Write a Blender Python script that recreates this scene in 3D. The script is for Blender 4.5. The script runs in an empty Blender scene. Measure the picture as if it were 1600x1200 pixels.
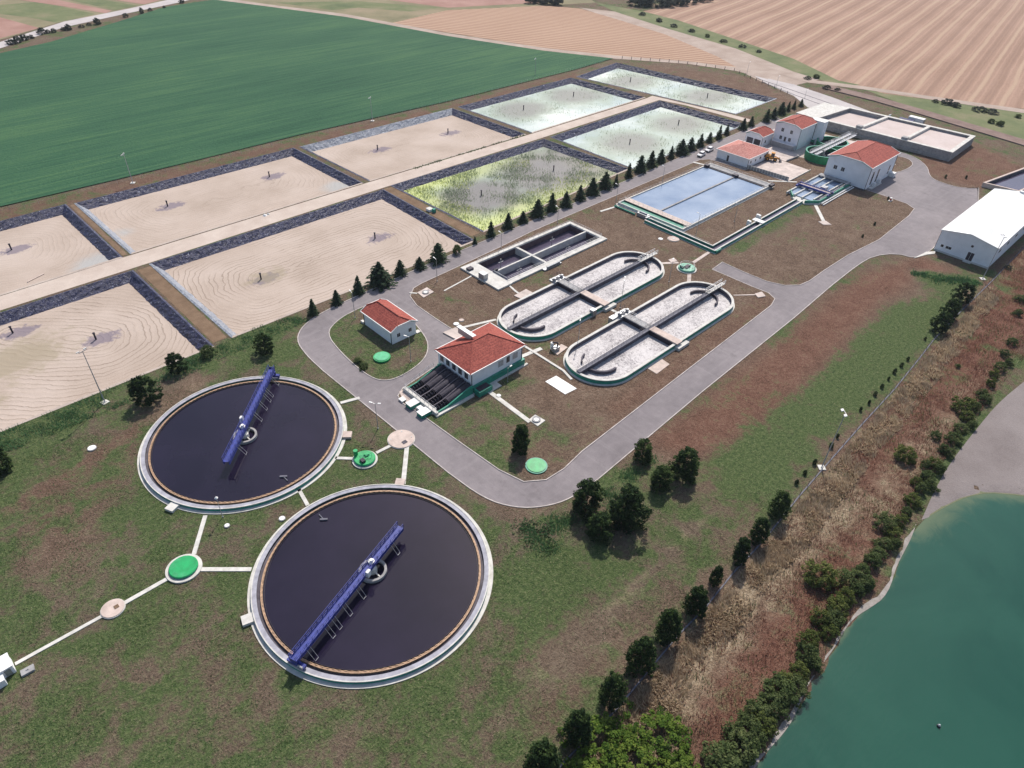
import bpy, math, random
import numpy as np
from mathutils import Vector, Matrix
from mathutils.geometry import delaunay_2d_cdt
rnd = random.Random(7)
rng = np.random.default_rng(7)
S = bpy.context.scene
COL = S.collection

# ------------------------------------------------------------ camera, sky, sun
F, PITCH, ROLL, HGT = 1080.0, math.radians(38.6927), math.radians(2.274), 100.0
AX = math.radians(45.2)            # heading of the plant's long axis seen from the camera
def _turn(v):
    c, s = math.cos(AX), math.sin(AX)
    return Vector((v[0]*c + v[1]*s, -v[0]*s + v[1]*c, v[2]))
_c, _s = math.cos(ROLL), math.sin(ROLL)
_sp, _cp = math.sin(PITCH), math.cos(PITCH)
CX = _turn((_c, _s*_sp, _s*_cp)); CY = _turn((-_s, _c*_sp, _c*_cp)); CZ = -_turn((0, _cp, -_sp))
cam = bpy.data.cameras.new('camera'); cam.sensor_width = 36; cam.lens = 36*F/1600
cam.clip_start = 1; cam.clip_end = 8000
camo = bpy.data.objects.new('camera', cam); COL.objects.link(camo)
M = Matrix((CX, CY, CZ)).transposed().to_4x4(); M.translation = (0, 0, HGT)
camo.matrix_world = M
S.camera = camo

SUN_AZ, SUN_EL = math.radians(33.8), math.radians(50)
W = bpy.data.worlds.new('World'); S.world = W; W.use_nodes = True
wn = W.node_tree; wn.nodes.clear()
sky = wn.nodes.new('ShaderNodeTexSky'); sky.sky_type = 'NISHITA'; sky.sun_disc = False
sky.sun_elevation = SUN_EL; sky.sun_rotation = math.pi/2 - SUN_AZ
sky.dust_density = 2.0
bg = wn.nodes.new('ShaderNodeBackground'); bg.inputs[1].default_value = 0.12
wo = wn.nodes.new('ShaderNodeOutputWorld')
wn.links.new(sky.outputs[0], bg.inputs[0]); wn.links.new(bg.outputs[0], wo.inputs[0])
sl = bpy.data.lights.new('sun', 'SUN'); sl.energy = 4.2; sl.angle = math.radians(.5); sl.color = (1, .93, .84)
so = bpy.data.objects.new('sun', sl); COL.objects.link(so)
so.rotation_euler = Vector((-math.cos(SUN_EL)*math.cos(SUN_AZ), -math.cos(SUN_EL)*math.sin(SUN_AZ), -math.sin(SUN_EL))).to_track_quat('-Z', 'Y').to_euler()
so.location = (200, 200, 300)
S.view_settings.view_transform = 'Standard'; S.view_settings.look = 'None'
S.view_settings.gamma = 1; S.view_settings.exposure = 0.17
S.cycles.max_bounces = 6

HAZE = .00008
# ------------------------------------------------------------ photo point -> place on the ground
def at(px, py, z=0.0):
    x = (px-800)/F; y = -(py-600)/F
    d = CX*x + CY*y - CZ
    t = (z-HGT)/d.z
    return (d.x*t, d.y*t)
def ats(pts, z=0.0): return [at(p[0], p[1], z) for p in pts]
def tall(base, top):
    q = at(*base); x = (top[0]-800)/F; y = -(top[1]-600)/F
    d = CX*x + CY*y - CZ
    k = (q[0]*d.x+q[1]*d.y)/(d.x*d.x+d.y*d.y)
    return HGT + d.z*k

# ------------------------------------------------------------ node helpers
def nmat(name, rough=.8, spec=.3, metal=0.):
    m = bpy.data.materials.new(name); m.use_nodes = True
    b = m.node_tree.nodes['Principled BSDF']
    b.inputs['Roughness'].default_value = rough
    b.inputs['Specular IOR Level'].default_value = spec
    b.inputs['Metallic'].default_value = metal
    return m, m.node_tree, b
def nd(nt, t, **kw):
    n = nt.nodes.new(t)
    for k, v in kw.items():
        if k.startswith('i_'):
            key = k[2:]
            key = int(key) if key.isdigit() else key.replace('_', ' ')
            if isinstance(v, bpy.types.NodeSocket): nt.links.new(v, n.inputs[key])
            else: n.inputs[key].default_value = v
        else: setattr(n, k, v)
    return n
def lk(nt, a, b): nt.links.new(a, b)
def pos(nt): return nd(nt, 'ShaderNodeNewGeometry').outputs['Position']
def ocoord(nt): return nd(nt, 'ShaderNodeTexCoord').outputs['Object']
def noise(nt, vec, scale, detail=4, rough=.55, dist=0.):
    return nd(nt, 'ShaderNodeTexNoise', i_Vector=vec, i_Scale=scale, i_Detail=detail, i_Roughness=rough, i_Distortion=dist).outputs['Fac']
def ramp(nt, fac, stops):
    r = nd(nt, 'ShaderNodeValToRGB', i_Fac=fac); cr = r.color_ramp
    while len(cr.elements) < len(stops): cr.elements.new(.5)
    for e, (p, c) in zip(cr.elements, stops):
        e.position = p; e.color = (*c, 1) if len(c) == 3 else c
    return r.outputs['Color']
def mathn(nt, op, a, b=0., c=0., clamp=False):
    n = nd(nt, 'ShaderNodeMath', operation=op, use_clamp=clamp)
    for i, v in enumerate((a, b, c)):
        if isinstance(v, bpy.types.NodeSocket): lk(nt, v, n.inputs[i])
        else: n.inputs[i].default_value = v
    return n.outputs[0]
def sstep(nt, v, lo, hi):
    return nd(nt, 'ShaderNodeMapRange', interpolation_type='SMOOTHSTEP', i_Value=v, i_1=lo, i_2=hi).outputs[0]
def mix(nt, fac, a, b, mode='MIX'):
    n = nd(nt, 'ShaderNodeMix', data_type='RGBA', blend_type=mode)
    for i, v in ((0, fac), (6, a), (7, b)):
        if isinstance(v, bpy.types.NodeSocket): lk(nt, v, n.inputs[i])
        elif i == 0: n.inputs[0].default_value = v
        else: n.inputs[i].default_value = (*v, 1)
    return n.outputs[2]
def bump(nt, b, h, strength=.4, dist=.1):
    n = nd(nt, 'ShaderNodeBump', i_Height=h, i_Strength=strength, i_Distance=dist)
    lk(nt, n.outputs[0], b.inputs['Normal'])
def stretch(nt, vec, sc, rot=0.):
    return nd(nt, 'ShaderNodeMapping', i_Vector=vec, i_Scale=sc, i_Rotation=(0, 0, rot)).outputs[0]
def attr(nt, name, out='Fac'):
    return nd(nt, 'ShaderNodeAttribute', attribute_name=name).outputs[out]

def m_plain(name, col, rough=.7, var=.12, scale=1.5, spec=.3, metal=0., bumps=.15, grime=None):
    m, nt, b = nmat(name, rough, spec, metal)
    p = pos(nt)
    n1 = noise(nt, p, scale, 5, .6)
    lo = tuple(c*(1-var*2) for c in col); hi = tuple(min(1, c*(1+var)) for c in col)
    c = ramp(nt, n1, [(.3, lo), (.65, hi)])
    if grime:
        g = sstep(nt, noise(nt, p, .35, 6, .65), .5, .72)
        c = mix(nt, mathn(nt, 'MULTIPLY', g, .6), c, grime)
    lk(nt, c, b.inputs['Base Color'])
    if bumps: bump(nt, b, noise(nt, p, scale*6, 3), bumps, .05)
    return m

MT = {}
MT['white_concrete'] = m_plain('white_concrete', (.60, .585, .55), .85, .10, .8, grime=(.40, .37, .32))
MT['grey_concrete'] = m_plain('grey_concrete', (.33, .325, .33), .85, .14, .8, grime=(.2, .19, .18))
MT['dark_concrete'] = m_plain('dark_concrete', (.10, .09, .11), .8, .2, .8)
MT['slate_concrete'] = m_plain('slate_concrete', (.15, .15, .18), .8, .14, .8)
MT['pit_concrete'] = m_plain('pit_concrete', (.09, .06, .075), .85, .2, .6)  # very dark tone paints the shade on the sunken pit walls
MT['pink_concrete'] = m_plain('pink_concrete', (.56, .46, .41), .85, .10, .9, grime=(.42, .33, .29))
MT['yard_concrete'] = m_plain('yard_concrete', (.55, .47, .43), .85, .14, .25, grime=(.30, .25, .23))
MT['green_paint'] = m_plain('green_paint', (.02, .25, .17), .5, .15, .9, spec=.4, grime=(.05, .22, .17))
MT['bright_green'] = m_plain('bright_green', (.005, .33, .10), .5, .14, .9, spec=.4, grime=(.10, .40, .22))
MT['blue_paint'] = m_plain('blue_paint', (.028, .045, .26), .5, .2, 2., spec=.4)
MT['wall_white'] = m_plain('wall_white', (.82, .83, .86), .8, .03, .5, grime=(.70, .71, .73))
MT['white_paint'] = m_plain('white_paint', (.78, .78, .77), .5, .04, 1.)
MT['steel'] = m_plain('steel', (.36, .37, .39), .45, .12, 2., metal=.5)
MT['rail_steel'] = m_plain('rail_steel', (.45, .46, .49), .45, .1, 2., metal=.3)
MT['dark_metal'] = m_plain('dark_metal', (.035, .03, .045), .55, .2, 2., metal=.2)
MT['rim_grey'] = m_plain('rim_grey', (.36, .36, .41), .8, .14, .8, grime=(.24, .24, .27))
MT['kerb_stone'] = m_plain('kerb_stone', (.50, .45, .43), .85, .14, .6, grime=(.34, .30, .27))
MT['tan_weir'] = m_plain('tan_weir', (.42, .27, .17), .6, .22, 2.5)
MT['window_glass'] = m_plain('window_glass', (.03, .032, .045), .12, .1, 1., spec=.6, bumps=0)
MT['door_dark'] = m_plain('door_dark', (.05, .04, .05), .5, .1, 1.)
MT['bark'] = m_plain('bark', (.09, .065, .045), .9, .2, 8.)
MT['tyre'] = m_plain('tyre', (.015, .015, .016), .9, .1, 3.)
MT['car_paint'] = m_plain('car_paint', (.75, .75, .76), .25, .02, 1., spec=.6, bumps=0)
MT['orange_paint'] = m_plain('orange_paint', (.55, .24, .03), .5, .15, 2.)
MT['navy_tarp'] = m_plain('navy_tarp', (.03, .03, .12), .6, .2, 2.)
MT['red_paint'] = m_plain('red_paint', (.35, .03, .03), .5, .1, 2.)

def m_sheetmetal():
    m, nt, b = nmat('white_roof_sheet', .4, .4)
    p = pos(nt)
    w = nd(nt, 'ShaderNodeTexWave', i_Vector=stretch(nt, p, (1, .001, .001)), i_Scale=1.2, bands_direction='X').outputs['Fac']
    lk(nt, ramp(nt, noise(nt, p, .2, 5), [(.3, (.72, .73, .74)), (.7, (.84, .84, .83))]), b.inputs['Base Color'])
    bump(nt, b, w, .35, .06)
    return m
MT['white_roof'] = m_sheetmetal()

def m_tiles(name, a, c2):
    m, nt, b = nmat(name, .75, .25)
    p = pos(nt)
    bz = nd(nt, 'ShaderNodeTexWave', i_Vector=p, i_Scale=1.1, bands_direction='Z', wave_profile='SAW', i_Distortion=.6, i_Detail_Scale=1.).outputs['Fac']
    cells = nd(nt, 'ShaderNodeTexVoronoi', i_Vector=stretch(nt, p, (3.2, 3.2, 7.)), i_Scale=1.).outputs['Color']
    cv = nd(nt, 'ShaderNodeSeparateColor', i_Color=cells).outputs[0]
    c = ramp(nt, mathn(nt, 'ADD', mathn(nt, 'MULTIPLY', cv, .5), mathn(nt, 'MULTIPLY', noise(nt, p, .5, 5), .5)), [(.25, a), (.75, c2)])
    c = mix(nt, mathn(nt, 'MULTIPLY', bz, .35), c, tuple(x*.45 for x in a))
    lk(nt, c, b.inputs['Base Color'])
    bump(nt, b, mathn(nt, 'ADD', bz, mathn(nt, 'MULTIPLY', cv, .5)), .5, .06)
    return m
MT['tiles'] = m_tiles('red_roof_tiles', (.24, .052, .041), (.45, .115, .085))

def m_asphalt():
    m, nt, b = nmat('asphalt', .85, .3)
    p = pos(nt)
    big = noise(nt, p, .06, 5, .6); mid = noise(nt, p, .5, 5, .65); fine = noise(nt, p, 6, 3, .7)
    v = mathn(nt, 'ADD', mathn(nt, 'MULTIPLY', big, .5), mathn(nt, 'ADD', mathn(nt, 'MULTIPLY', mid, .3), mathn(nt, 'MULTIPLY', fine, .25)))
    c = ramp(nt, v, [(.33, (.140, .124, .132)), (.52, (.205, .183, .192)), (.72, (.285, .255, .262))])
    su = noise(nt, stretch(nt, p, (.012, .9, 1)), 1., 3, .5); sv = noise(nt, stretch(nt, p, (.9, .012, 1)), 1., 3, .5)
    c = mix(nt, mathn(nt, 'MULTIPLY', sstep(nt, mathn(nt, 'MAXIMUM', su, sv), .50, .78), .2), c, (.36, .33, .335))
    c = mix(nt, mathn(nt, 'MULTIPLY', sstep(nt, noise(nt, p, .17, 6, .7), .58, .68), .45), c, (.13, .115, .12))
    crack = nd(nt, 'ShaderNodeTexVoronoi', feature='DISTANCE_TO_EDGE', i_Vector=mathvec(nt, p), i_Scale=.09).outputs['Distance']
    k = sstep(nt, crack, .006, .0)
    c = mix(nt, mathn(nt, 'MULTIPLY', k, .22), c, (.10, .09, .09))
    lk(nt, c, b.inputs['Base Color']); bump(nt, b, fine, .2, .03)
    return m
def mathvec(nt, p):
    n = nd(nt, 'ShaderNodeTexNoise', i_Vector=p, i_Scale=.3, i_Detail=3)
    return nd(nt, 'ShaderNodeMix', data_type='VECTOR', i_0=.15, i_4=p, i_5=nd(nt, 'ShaderNodeVectorMath', operation='SCALE', i_0=n.outputs['Color'], i_Scale=40.).outputs[0]).outputs[1]
MT['asphalt'] = m_asphalt()

def m_lawn():
    m, nt, b = nmat('mown_grass', .95, .1)
    p = pos(nt)
    z = nd(nt, 'ShaderNodeSeparateColor', i_Color=attr(nt, 'zone', 'Color'))
    g, r, s = z.outputs[0], z.outputs[1], z.outputs[2]
    big = noise(nt, p, .055, 7, .66, .6); mid = noise(nt, p, .22, 7, .68, .5); sm = noise(nt, p, 1.3, 5, .7); fine = noise(nt, p, 3.2, 3, .75)
    k = mathn(nt, 'ADD', mathn(nt, 'ADD', mathn(nt, 'MULTIPLY', big, 1.7), mathn(nt, 'MULTIPLY', mid, 1.9)), mathn(nt, 'MULTIPLY', sm, .8))
    k = mathn(nt, 'ADD', mathn(nt, 'SUBTRACT', k, 2.58), mathn(nt, 'MULTIPLY', g, 1.0))
    gm = sstep(nt, k, -.16, .34)
    green = ramp(nt, sm, [(.3, (.038, .068, .025)), (.5, (.080, .118, .043)), (.7, (.150, .178, .078))])
    dry = ramp(nt, mathn(nt, 'ADD', mathn(nt, 'MULTIPLY', sm, .55), mathn(nt, 'MULTIPLY', mid, .45)), [(.30, (.082, .061, .044)), (.5, (.166, .127, .094)), (.70, (.31, .25, .19))])
    red = ramp(nt, mathn(nt, 'ADD', mathn(nt, 'MULTIPLY', sm, .5), mathn(nt, 'MULTIPLY', mid, .5)), [(.32, (.098, .043, .031)), (.5, (.178, .086, .061)), (.7, (.28, .155, .115))])
    straw = ramp(nt, noise(nt, p, 1.1, 5, .7, 1.5), [(.3, (.13, .095, .06)), (.5, (.32, .245, .165)), (.7, (.54, .44, .32))])
    c = mix(nt, r, dry, red)
    c = mix(nt, gm, c, green)
    sk = sstep(nt, mathn(nt, 'ADD', mathn(nt, 'SUBTRACT', mid, .5), s), .25, .75)
    c = mix(nt, sk, c, straw)
    # darker and lighter single tufts
    c = mix(nt, sstep(nt, fine, .56, .68), c, mix(nt, .5, c, (.34, .27, .19)))
    c = mix(nt, sstep(nt, fine, .45, .33), c, mix(nt, .6, c, (.012, .016, .006)))
    lk(nt, c, b.inputs['Base Color'])
    bump(nt, b, mathn(nt, 'ADD', sm, mathn(nt, 'MULTIPLY', fine, .8)), 1., .5)
    return m
MT['lawn'] = m_lawn()

def m_crop():
    m, nt, b = nmat('green_crop', .9, .15)
    p = pos(nt)
    rows = noise(nt, stretch(nt, p, (.02, .75, 1), 0.03), 1., 4, .6)
    big = noise(nt, stretch(nt, p, (.5, 1.3, 1)), .018, 5, .6); fine = noise(nt, p, 1.2, 4, .7)
    v = mathn(nt, 'ADD', mathn(nt, 'MULTIPLY', rows, .50), mathn(nt, 'ADD', mathn(nt, 'MULTIPLY', big, .42), mathn(nt, 'MULTIPLY', fine, .25)))
    c = ramp(nt, v, [(.42, (.014, .066, .034)), (.58, (.032, .100, .050)), (.74, (.068, .150, .062))])
    lk(nt, c, b.inputs['Base Color']); bump(nt, b, mathn(nt, 'ADD', rows, fine), .8, .5)
    return m
MT['crop'] = m_crop()

def m_stubble(name, angle, period, light, base1, base2, wob=.4, sharp=(.72, .93)):
    m, nt, b = nmat(name, .95, .1)
    p = pos(nt)
    q = stretch(nt, p, (1, 1, 1), angle)
    w = nd(nt, 'ShaderNodeTexWave', i_Vector=q, i_Scale=.314/period, i_Distortion=wob, i_Detail=2., i_Detail_Scale=.6, bands_direction='X').outputs['Fac']
    fine = noise(nt, stretch(nt, q, (2.2, .25, 1)), 1., 5, .7); big = noise(nt, p, .02, 5)
    c = ramp(nt, mathn(nt, 'ADD', mathn(nt, 'MULTIPLY', fine, .6), mathn(nt, 'MULTIPLY', big, .4)), [(.35, base1), (.62, base2)])
    w3 = nd(nt, 'ShaderNodeTexWave', i_Vector=q, i_Scale=.314/period*4.3, i_Distortion=1.5, i_Detail=2., bands_direction='X').outputs['Fac']
    c = mix(nt, mathn(nt, 'MULTIPLY', sstep(nt, w3, .6, 1.), .35), c, tuple(x*1.25 for x in base2))
    k = mathn(nt, 'MULTIPLY', sstep(nt, w, *sharp), mathn(nt, 'ADD', .35, fine))
    c = mix(nt, k, c, light)
    dk = mathn(nt, 'MULTIPLY', sstep(nt, w, .28, .05), .45)
    c = mix(nt, dk, c, tuple(x*.8 for x in base1))
    lk(nt, c, b.inputs['Base Color']); bump(nt, b, mathn(nt, 'ADD', w, fine), .6, .3)
    return m
MT['stubble_a'] = m_stubble('stubble_fine_rows', -.56, 4.4, (.50, .37, .27), (.30, .18, .125), (.39, .255, .185), 1.2)
MT['stubble_b'] = m_stubble('stubble_windrows', -1.754, 13.6, (.43, .31, .225), (.28, .178, .13), (.375, .25, .19), .9, (.88, 1.0))

def m_soil(name, c1, c2, scale=.3, c3=None):
    m, nt, b = nmat(name, .95, .1)
    p = pos(nt)
    a = noise(nt, p, scale, 6, .65); f = noise(nt, p, 2.5, 4, .7)
    st = [(.33, c1), (.66, c2)] if c3 is None else [(.33, c1), (.52, c2), (.7, c3)]
    lk(nt, ramp(nt, mathn(nt, 'ADD', mathn(nt, 'MULTIPLY', a, .7), mathn(nt, 'MULTIPLY', f, .3)), st), b.inputs['Base Color'])
    bump(nt, b, f, .5, .2)
    return m
MT['dirt'] = m_soil('pale_dirt', (.30, .23, .19), (.46, .38, .33), .08)
MT['brown_dirt'] = m_soil('brown_dirt', (.13, .085, .055), (.24, .165, .11), .3)
MT['sandy_road'] = m_soil('sandy_road', (.44, .36, .31), (.58, .50, .44), .15)
MT['far_green'] = m_soil('far_green_field', (.09, .12, .06), (.16, .18, .09), .05, (.27, .22, .15))
MT['far_olive'] = m_soil('far_olive_field', (.14, .14, .08), (.24, .21, .13), .03, (.34, .26, .19))
MT['far_pink'] = m_soil('far_bare_field', (.27, .15, .12), (.40, .25, .21), .05)
MT['ditch'] = m_soil('ditch_bank', (.16, .11, .095), (.29, .215, .19), .15)
MT['mud'] = m_soil('lake_mud', (.17, .145, .14), (.27, .24, .235), .07)
MT['pale_margin'] = m_soil('pale_shore_margin', (.20, .18, .16), (.40, .37, .35), .4)
MT['algae'] = m_soil('algae_fringe', (.12, .14, .08), (.20, .20, .125), .3)
MT['pale_road'] = m_soil('pale_paved_road', (.40, .37, .37), (.54, .50, .49), .1)

def m_sand():
    m, nt, b = nmat('dried_sludge', .9, .15)
    p = pos(nt)
    d = attr(nt, 'ring')
    big = noise(nt, p, .05, 5, .6); mid = noise(nt, p, .35, 5); fine = noise(nt, p, 3, 4, .7)
    dd = mathn(nt, 'ADD', d, mathn(nt, 'MULTIPLY', mathn(nt, 'SUBTRACT', noise(nt, p, .12, 4), .5), 4.5))
    w = mathn(nt, 'SINE', mathn(nt, 'MULTIPLY', dd, 4.0))
    w2 = mathn(nt, 'SINE', mathn(nt, 'MULTIPLY', dd, 9.7))
    line = mathn(nt, 'MULTIPLY', sstep(nt, mathn(nt, 'ADD', w, mathn(nt, 'MULTIPLY', w2, .3)), .62, 1.1), sstep(nt, noise(nt, p, .07, 5), .34, .52))
    c = ramp(nt, mathn(nt, 'ADD', mathn(nt, 'MULTIPLY', big, .6), mathn(nt, 'MULTIPLY', fine, .4)), [(.33, (.345, .275, .225)), (.52, (.455, .375, .32)), (.7, (.525, .445, .395))])
    c = mix(nt, mathn(nt, 'MULTIPLY', mathn(nt, 'MULTIPLY', line, .62), attr(nt, 'vis')), c, (.21, .165, .13))
    # wet stains round the inlet pipes, olive crust
    st = attr(nt, 'stain')
    sm = sstep(nt, mathn(nt, 'ADD', st, mathn(nt, 'MULTIPLY', mathn(nt, 'SUBTRACT', noise(nt, p, .55, 6, .7), .5), 1.3)), .42, .62)
    c = mix(nt, mathn(nt, 'MULTIPLY', sm, .75), c, (.17, .145, .19))
    ol = attr(nt, 'crust')
    om = sstep(nt, mathn(nt, 'ADD', ol, mathn(nt, 'MULTIPLY', mathn(nt, 'SUBTRACT', mid, .5), .9)), .45, .8)
    c = mix(nt, mathn(nt, 'MULTIPLY', om, .65), c, (.30, .255, .175))
    wet = attr(nt, 'wet')
    wm = sstep(nt, mathn(nt, 'ADD', wet, mathn(nt, 'MULTIPLY', mathn(nt, 'SUBTRACT', big, .5), .8)), .45, .75)
    c = mix(nt, mathn(nt, 'MULTIPLY', wm, .6), c, (.36, .40, .42))
    lk(nt, c, b.inputs['Base Color'])
    bump(nt, b, mathn(nt, 'ADD', mathn(nt, 'MULTIPLY', w, .4), fine), .25, .12)
    return m
MT['sand'] = m_sand()

def m_marsh(name, yellow):
    m, nt, b = nmat(name, .5, .3)
    p = pos(nt)
    big = noise(nt, p, .03, 5, .6); mid = noise(nt, p, .16, 6, .68); fine = noise(nt, p, 1.3, 4, .75)
    dp = attr(nt, 'depth')           # metres from the nearer inlet
    eg = attr(nt, 'edge')            # metres from the bank
    nz = mathn(nt, 'SUBTRACT', mathn(nt, 'ADD', mathn(nt, 'MULTIPLY', big, 1.1), mathn(nt, 'MULTIPLY', mid, .9)), 1.)
    c = ramp(nt, mathn(nt, 'ADD', mathn(nt, 'MULTIPLY', big, .7), mathn(nt, 'MULTIPLY', fine, .3)), [(.36, (.27, .37, .42)), (.5, (.40, .48, .475)), (.64, (.60, .645, .60))])  # pale cyan-white tones: sky reflected in the water, painted as base colour
    g1 = mathn(nt, 'SUBTRACT', 1., sstep(nt, mathn(nt, 'ADD', dp, mathn(nt, 'MULTIPLY', nz, 22.)), 11., 32. if yellow else 24.))
    c = mix(nt, mathn(nt, 'MULTIPLY', g1, .85 if yellow else .7), c, (.125, .185, .115) if yellow else (.25, .315, .22))
    if yellow:
        yk = mathn(nt, 'SUBTRACT', 1., sstep(nt, mathn(nt, 'ADD', eg, mathn(nt, 'MULTIPLY', nz, 9.)), 3., 13.))
        yk = mathn(nt, 'MULTIPLY', yk, attr(nt, 'crust'))
        c = mix(nt, mathn(nt, 'MULTIPLY', yk, .9), c, (.46, .52, .17))
    st = mathn(nt, 'SUBTRACT', 1., sstep(nt, mathn(nt, 'ADD', dp, mathn(nt, 'MULTIPLY', nz, 9.)), 7. if yellow else 5., 19. if yellow else 16.))
    c = mix(nt, mathn(nt, 'MULTIPLY', st, .85), c, (.130, .110, .122) if yellow else (.165, .16, .15))
    k2 = sstep(nt, fine, .50, .66)
    c = mix(nt, mathn(nt, 'MULTIPLY', k2, .18), c, (.22, .27, .20))
    lk(nt, c, b.inputs['Base Color'])
    bump(nt, b, fine, .4, .2)
    return m
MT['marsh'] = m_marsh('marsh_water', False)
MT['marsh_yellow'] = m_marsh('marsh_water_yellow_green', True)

def m_liner(name, c1, c2, rough):
    m, nt, b = nmat(name, rough, .5)
    p = pos(nt)
    w = noise(nt, stretch(nt, p, (.75, .75, .35)), 1.1, 5, .65, 1.8); f = noise(nt, p, 3., 3, .7)
    c = ramp(nt, w, [(.35, c1), (.62, c2)])
    fold_glint = sstep(nt, nd(nt, 'ShaderNodeTexNoise', i_Vector=stretch(nt, p, (1, 1, .15)), i_Scale=1.0, i_Detail=2., i_Distortion=2.5).outputs['Fac'], .64, .70)  # bright streaks: light caught on the liner's folds, painted into its colour
    c = mix(nt, mathn(nt, 'MULTIPLY', fold_glint, .8), c, (.42, .44, .55))
    lk(nt, c, b.inputs['Base Color'])
    bump(nt, b, mathn(nt, 'ADD', w, mathn(nt, 'MULTIPLY', f, .3)), .9, .6)
    return m
MT['liner'] = m_liner('black_pond_liner', (.011, .013, .042), (.036, .041, .115), .45)
MT['liner_pale'] = m_liner('pale_pond_liner', (.16, .18, .23), (.36, .39, .45), .4)  # pale liner copy; on left banks it paints the sky's reflection

def m_water(name, col, rough=.06, bstr=.05, scale=1., col2=None, spec=.5):
    m, nt, b = nmat(name, rough, spec)
    p = pos(nt)
    c = ramp(nt, noise(nt, p, .06, 5, .6), [(.35, col), (.65, col2 or tuple(x*1.35 for x in col))])
    lk(nt, c, b.inputs['Base Color'])
    if bstr: bump(nt, b, noise(nt, p, scale, 4, .6), bstr, .1)
    return m
MT['sludge_water'] = m_water('sludge_water', (.009, .007, .019), .04, .04, .9, (.016, .012, .029), .34)
MT['pool_water'] = m_water('pool_water', (.17, .24, .36), .03, .015, .6, (.30, .37, .48), .5)  # mottled pale blue paints sky and cloud reflections into the water colour
MT['tank_water'] = m_water('tank_water', (.06, .05, .08), .05, .03, 1., (.10, .085, .13))
def m_lake():
    m, nt, b = nmat('lake_water', .1, .35)
    p = pos(nt)
    big = noise(nt, p, .04, 6, .6, .8)
    c = ramp(nt, big, [(.35, (.009, .058, .040)), (.65, (.016, .076, .052))])
    sh = sstep(nt, mathn(nt, 'ADD', attr(nt, 'shal'), mathn(nt, 'MULTIPLY', mathn(nt, 'SUBTRACT', noise(nt, p, .22, 6, .7, 1.), .5), .9)), .25, .95)
    c = mix(nt, mathn(nt, 'MULTIPLY', sh, .85), c, (.115, .15, .085))
    lk(nt, c, b.inputs['Base Color'])
    bump(nt, b, mathn(nt, 'ADD', noise(nt, stretch(nt, p, (.5, 1.3, 1), .5), 1.2, 4, .6), big), .16, .12)
    return m
MT['lake_water'] = m_lake()

def m_foam():
    m, nt, b = nmat('aeration_foam', .6, .3)
    p = pos(nt)
    a = noise(nt, p, .12, 5, .6); s = noise(nt, p, 1.3, 5, .7, 1.2); f = noise(nt, p, 3.2, 4, .75)
    v = mathn(nt, 'ADD', mathn(nt, 'MULTIPLY', a, .30), mathn(nt, 'ADD', mathn(nt, 'MULTIPLY', s, .50), mathn(nt, 'MULTIPLY', f, .26)))
    c = ramp(nt, v, [(.42, (.13, .115, .13)), (.48, (.32, .30, .31)), (.545, (.52, .495, .50)), (.68, (.66, .635, .63))])
    lk(nt, c, b.inputs['Base Color']); bump(nt, b, mathn(nt, 'ADD', s, f), .5, .15)
    return m
MT['foam'] = m_foam()

def m_leaf(name, dark, mid, light, trans=.3):
    m, nt, b = nmat(name, .8, .15)
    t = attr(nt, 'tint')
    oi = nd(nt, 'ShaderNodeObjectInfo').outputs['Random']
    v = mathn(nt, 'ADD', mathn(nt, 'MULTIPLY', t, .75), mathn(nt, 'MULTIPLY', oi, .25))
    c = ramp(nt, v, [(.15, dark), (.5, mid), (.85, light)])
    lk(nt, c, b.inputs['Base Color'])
    if trans:
        tr = nd(nt, 'ShaderNodeBsdfTranslucent', i_Color=c); mx = nd(nt, 'ShaderNodeMixShader', i_0=trans)
        lk(nt, b.outputs[0], mx.inputs[1]); lk(nt, tr.outputs[0], mx.inputs[2]); lk(nt, mx.outputs[0], nt.nodes['Material Output'].inputs['Surface'])
    return m
MT['spruce'] = m_leaf('spruce_needles', (.010, .024, .016), (.024, .048, .026), (.055, .088, .042))
MT['pine'] = m_leaf('pine_needles', (.008, .020, .009), (.026, .055, .018), (.10, .15, .044), .45)  # lightest tone paints sunlit tips into the needle colour
MT['shrub_leaf'] = m_leaf('shrub_leaves', (.036, .060, .022), (.085, .125, .042), (.17, .20, .080), .45)
MT['bright_leaf'] = m_leaf('bright_leaves', (.030, .070, .012), (.085, .155, .022), (.19, .25, .045), .4)
MT['yellow_shrub'] = m_leaf('yellow_green_leaves', (.045, .070, .018), (.11, .14, .036), (.20, .22, .07), .4)
MT['purple_leaf'] = m_leaf('hedge_leaves', (.020, .030, .024), (.045, .060, .045), (.085, .095, .08))
MT['reed'] = m_leaf('reed_blades', (.16, .20, .13), (.28, .34, .22), (.45, .50, .36), .5)
MT['reed_yellow'] = m_leaf('yellow_reed_blades', (.26, .33, .10), (.46, .52, .14), (.66, .68, .26), .5)
MT['straw'] = m_leaf('straw_blades', (.27, .205, .135), (.52, .41, .285), (.72, .60, .45), .45)
MT['weed'] = m_leaf('weed_blades', (.030, .075, .024), (.065, .125, .042), (.14, .20, .075), .4)
MT['straw_dull'] = m_leaf('dull_straw', (.11, .08, .06), (.21, .16, .12), (.36, .29, .22), .4)
MT['pale_green'] = m_plain('pale_green', (.16, .42, .30), .5, .14, .9, spec=.4)
MT['lid_green'] = m_plain('lid_green', (.06, .42, .20), .5, .12, .9, spec=.4)
MT['tiles_faded'] = m_tiles('faded_roof_tiles', (.44, .15, .12), (.62, .30, .26))
MT['autumn'] = m_leaf('red_brown_blades', (.12, .050, .038), (.24, .112, .082), (.40, .225, .165), .45)
MT['lush'] = m_leaf('lush_weeds', (.045, .115, .05), (.085, .18, .075), (.16, .27, .12), .45)
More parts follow.
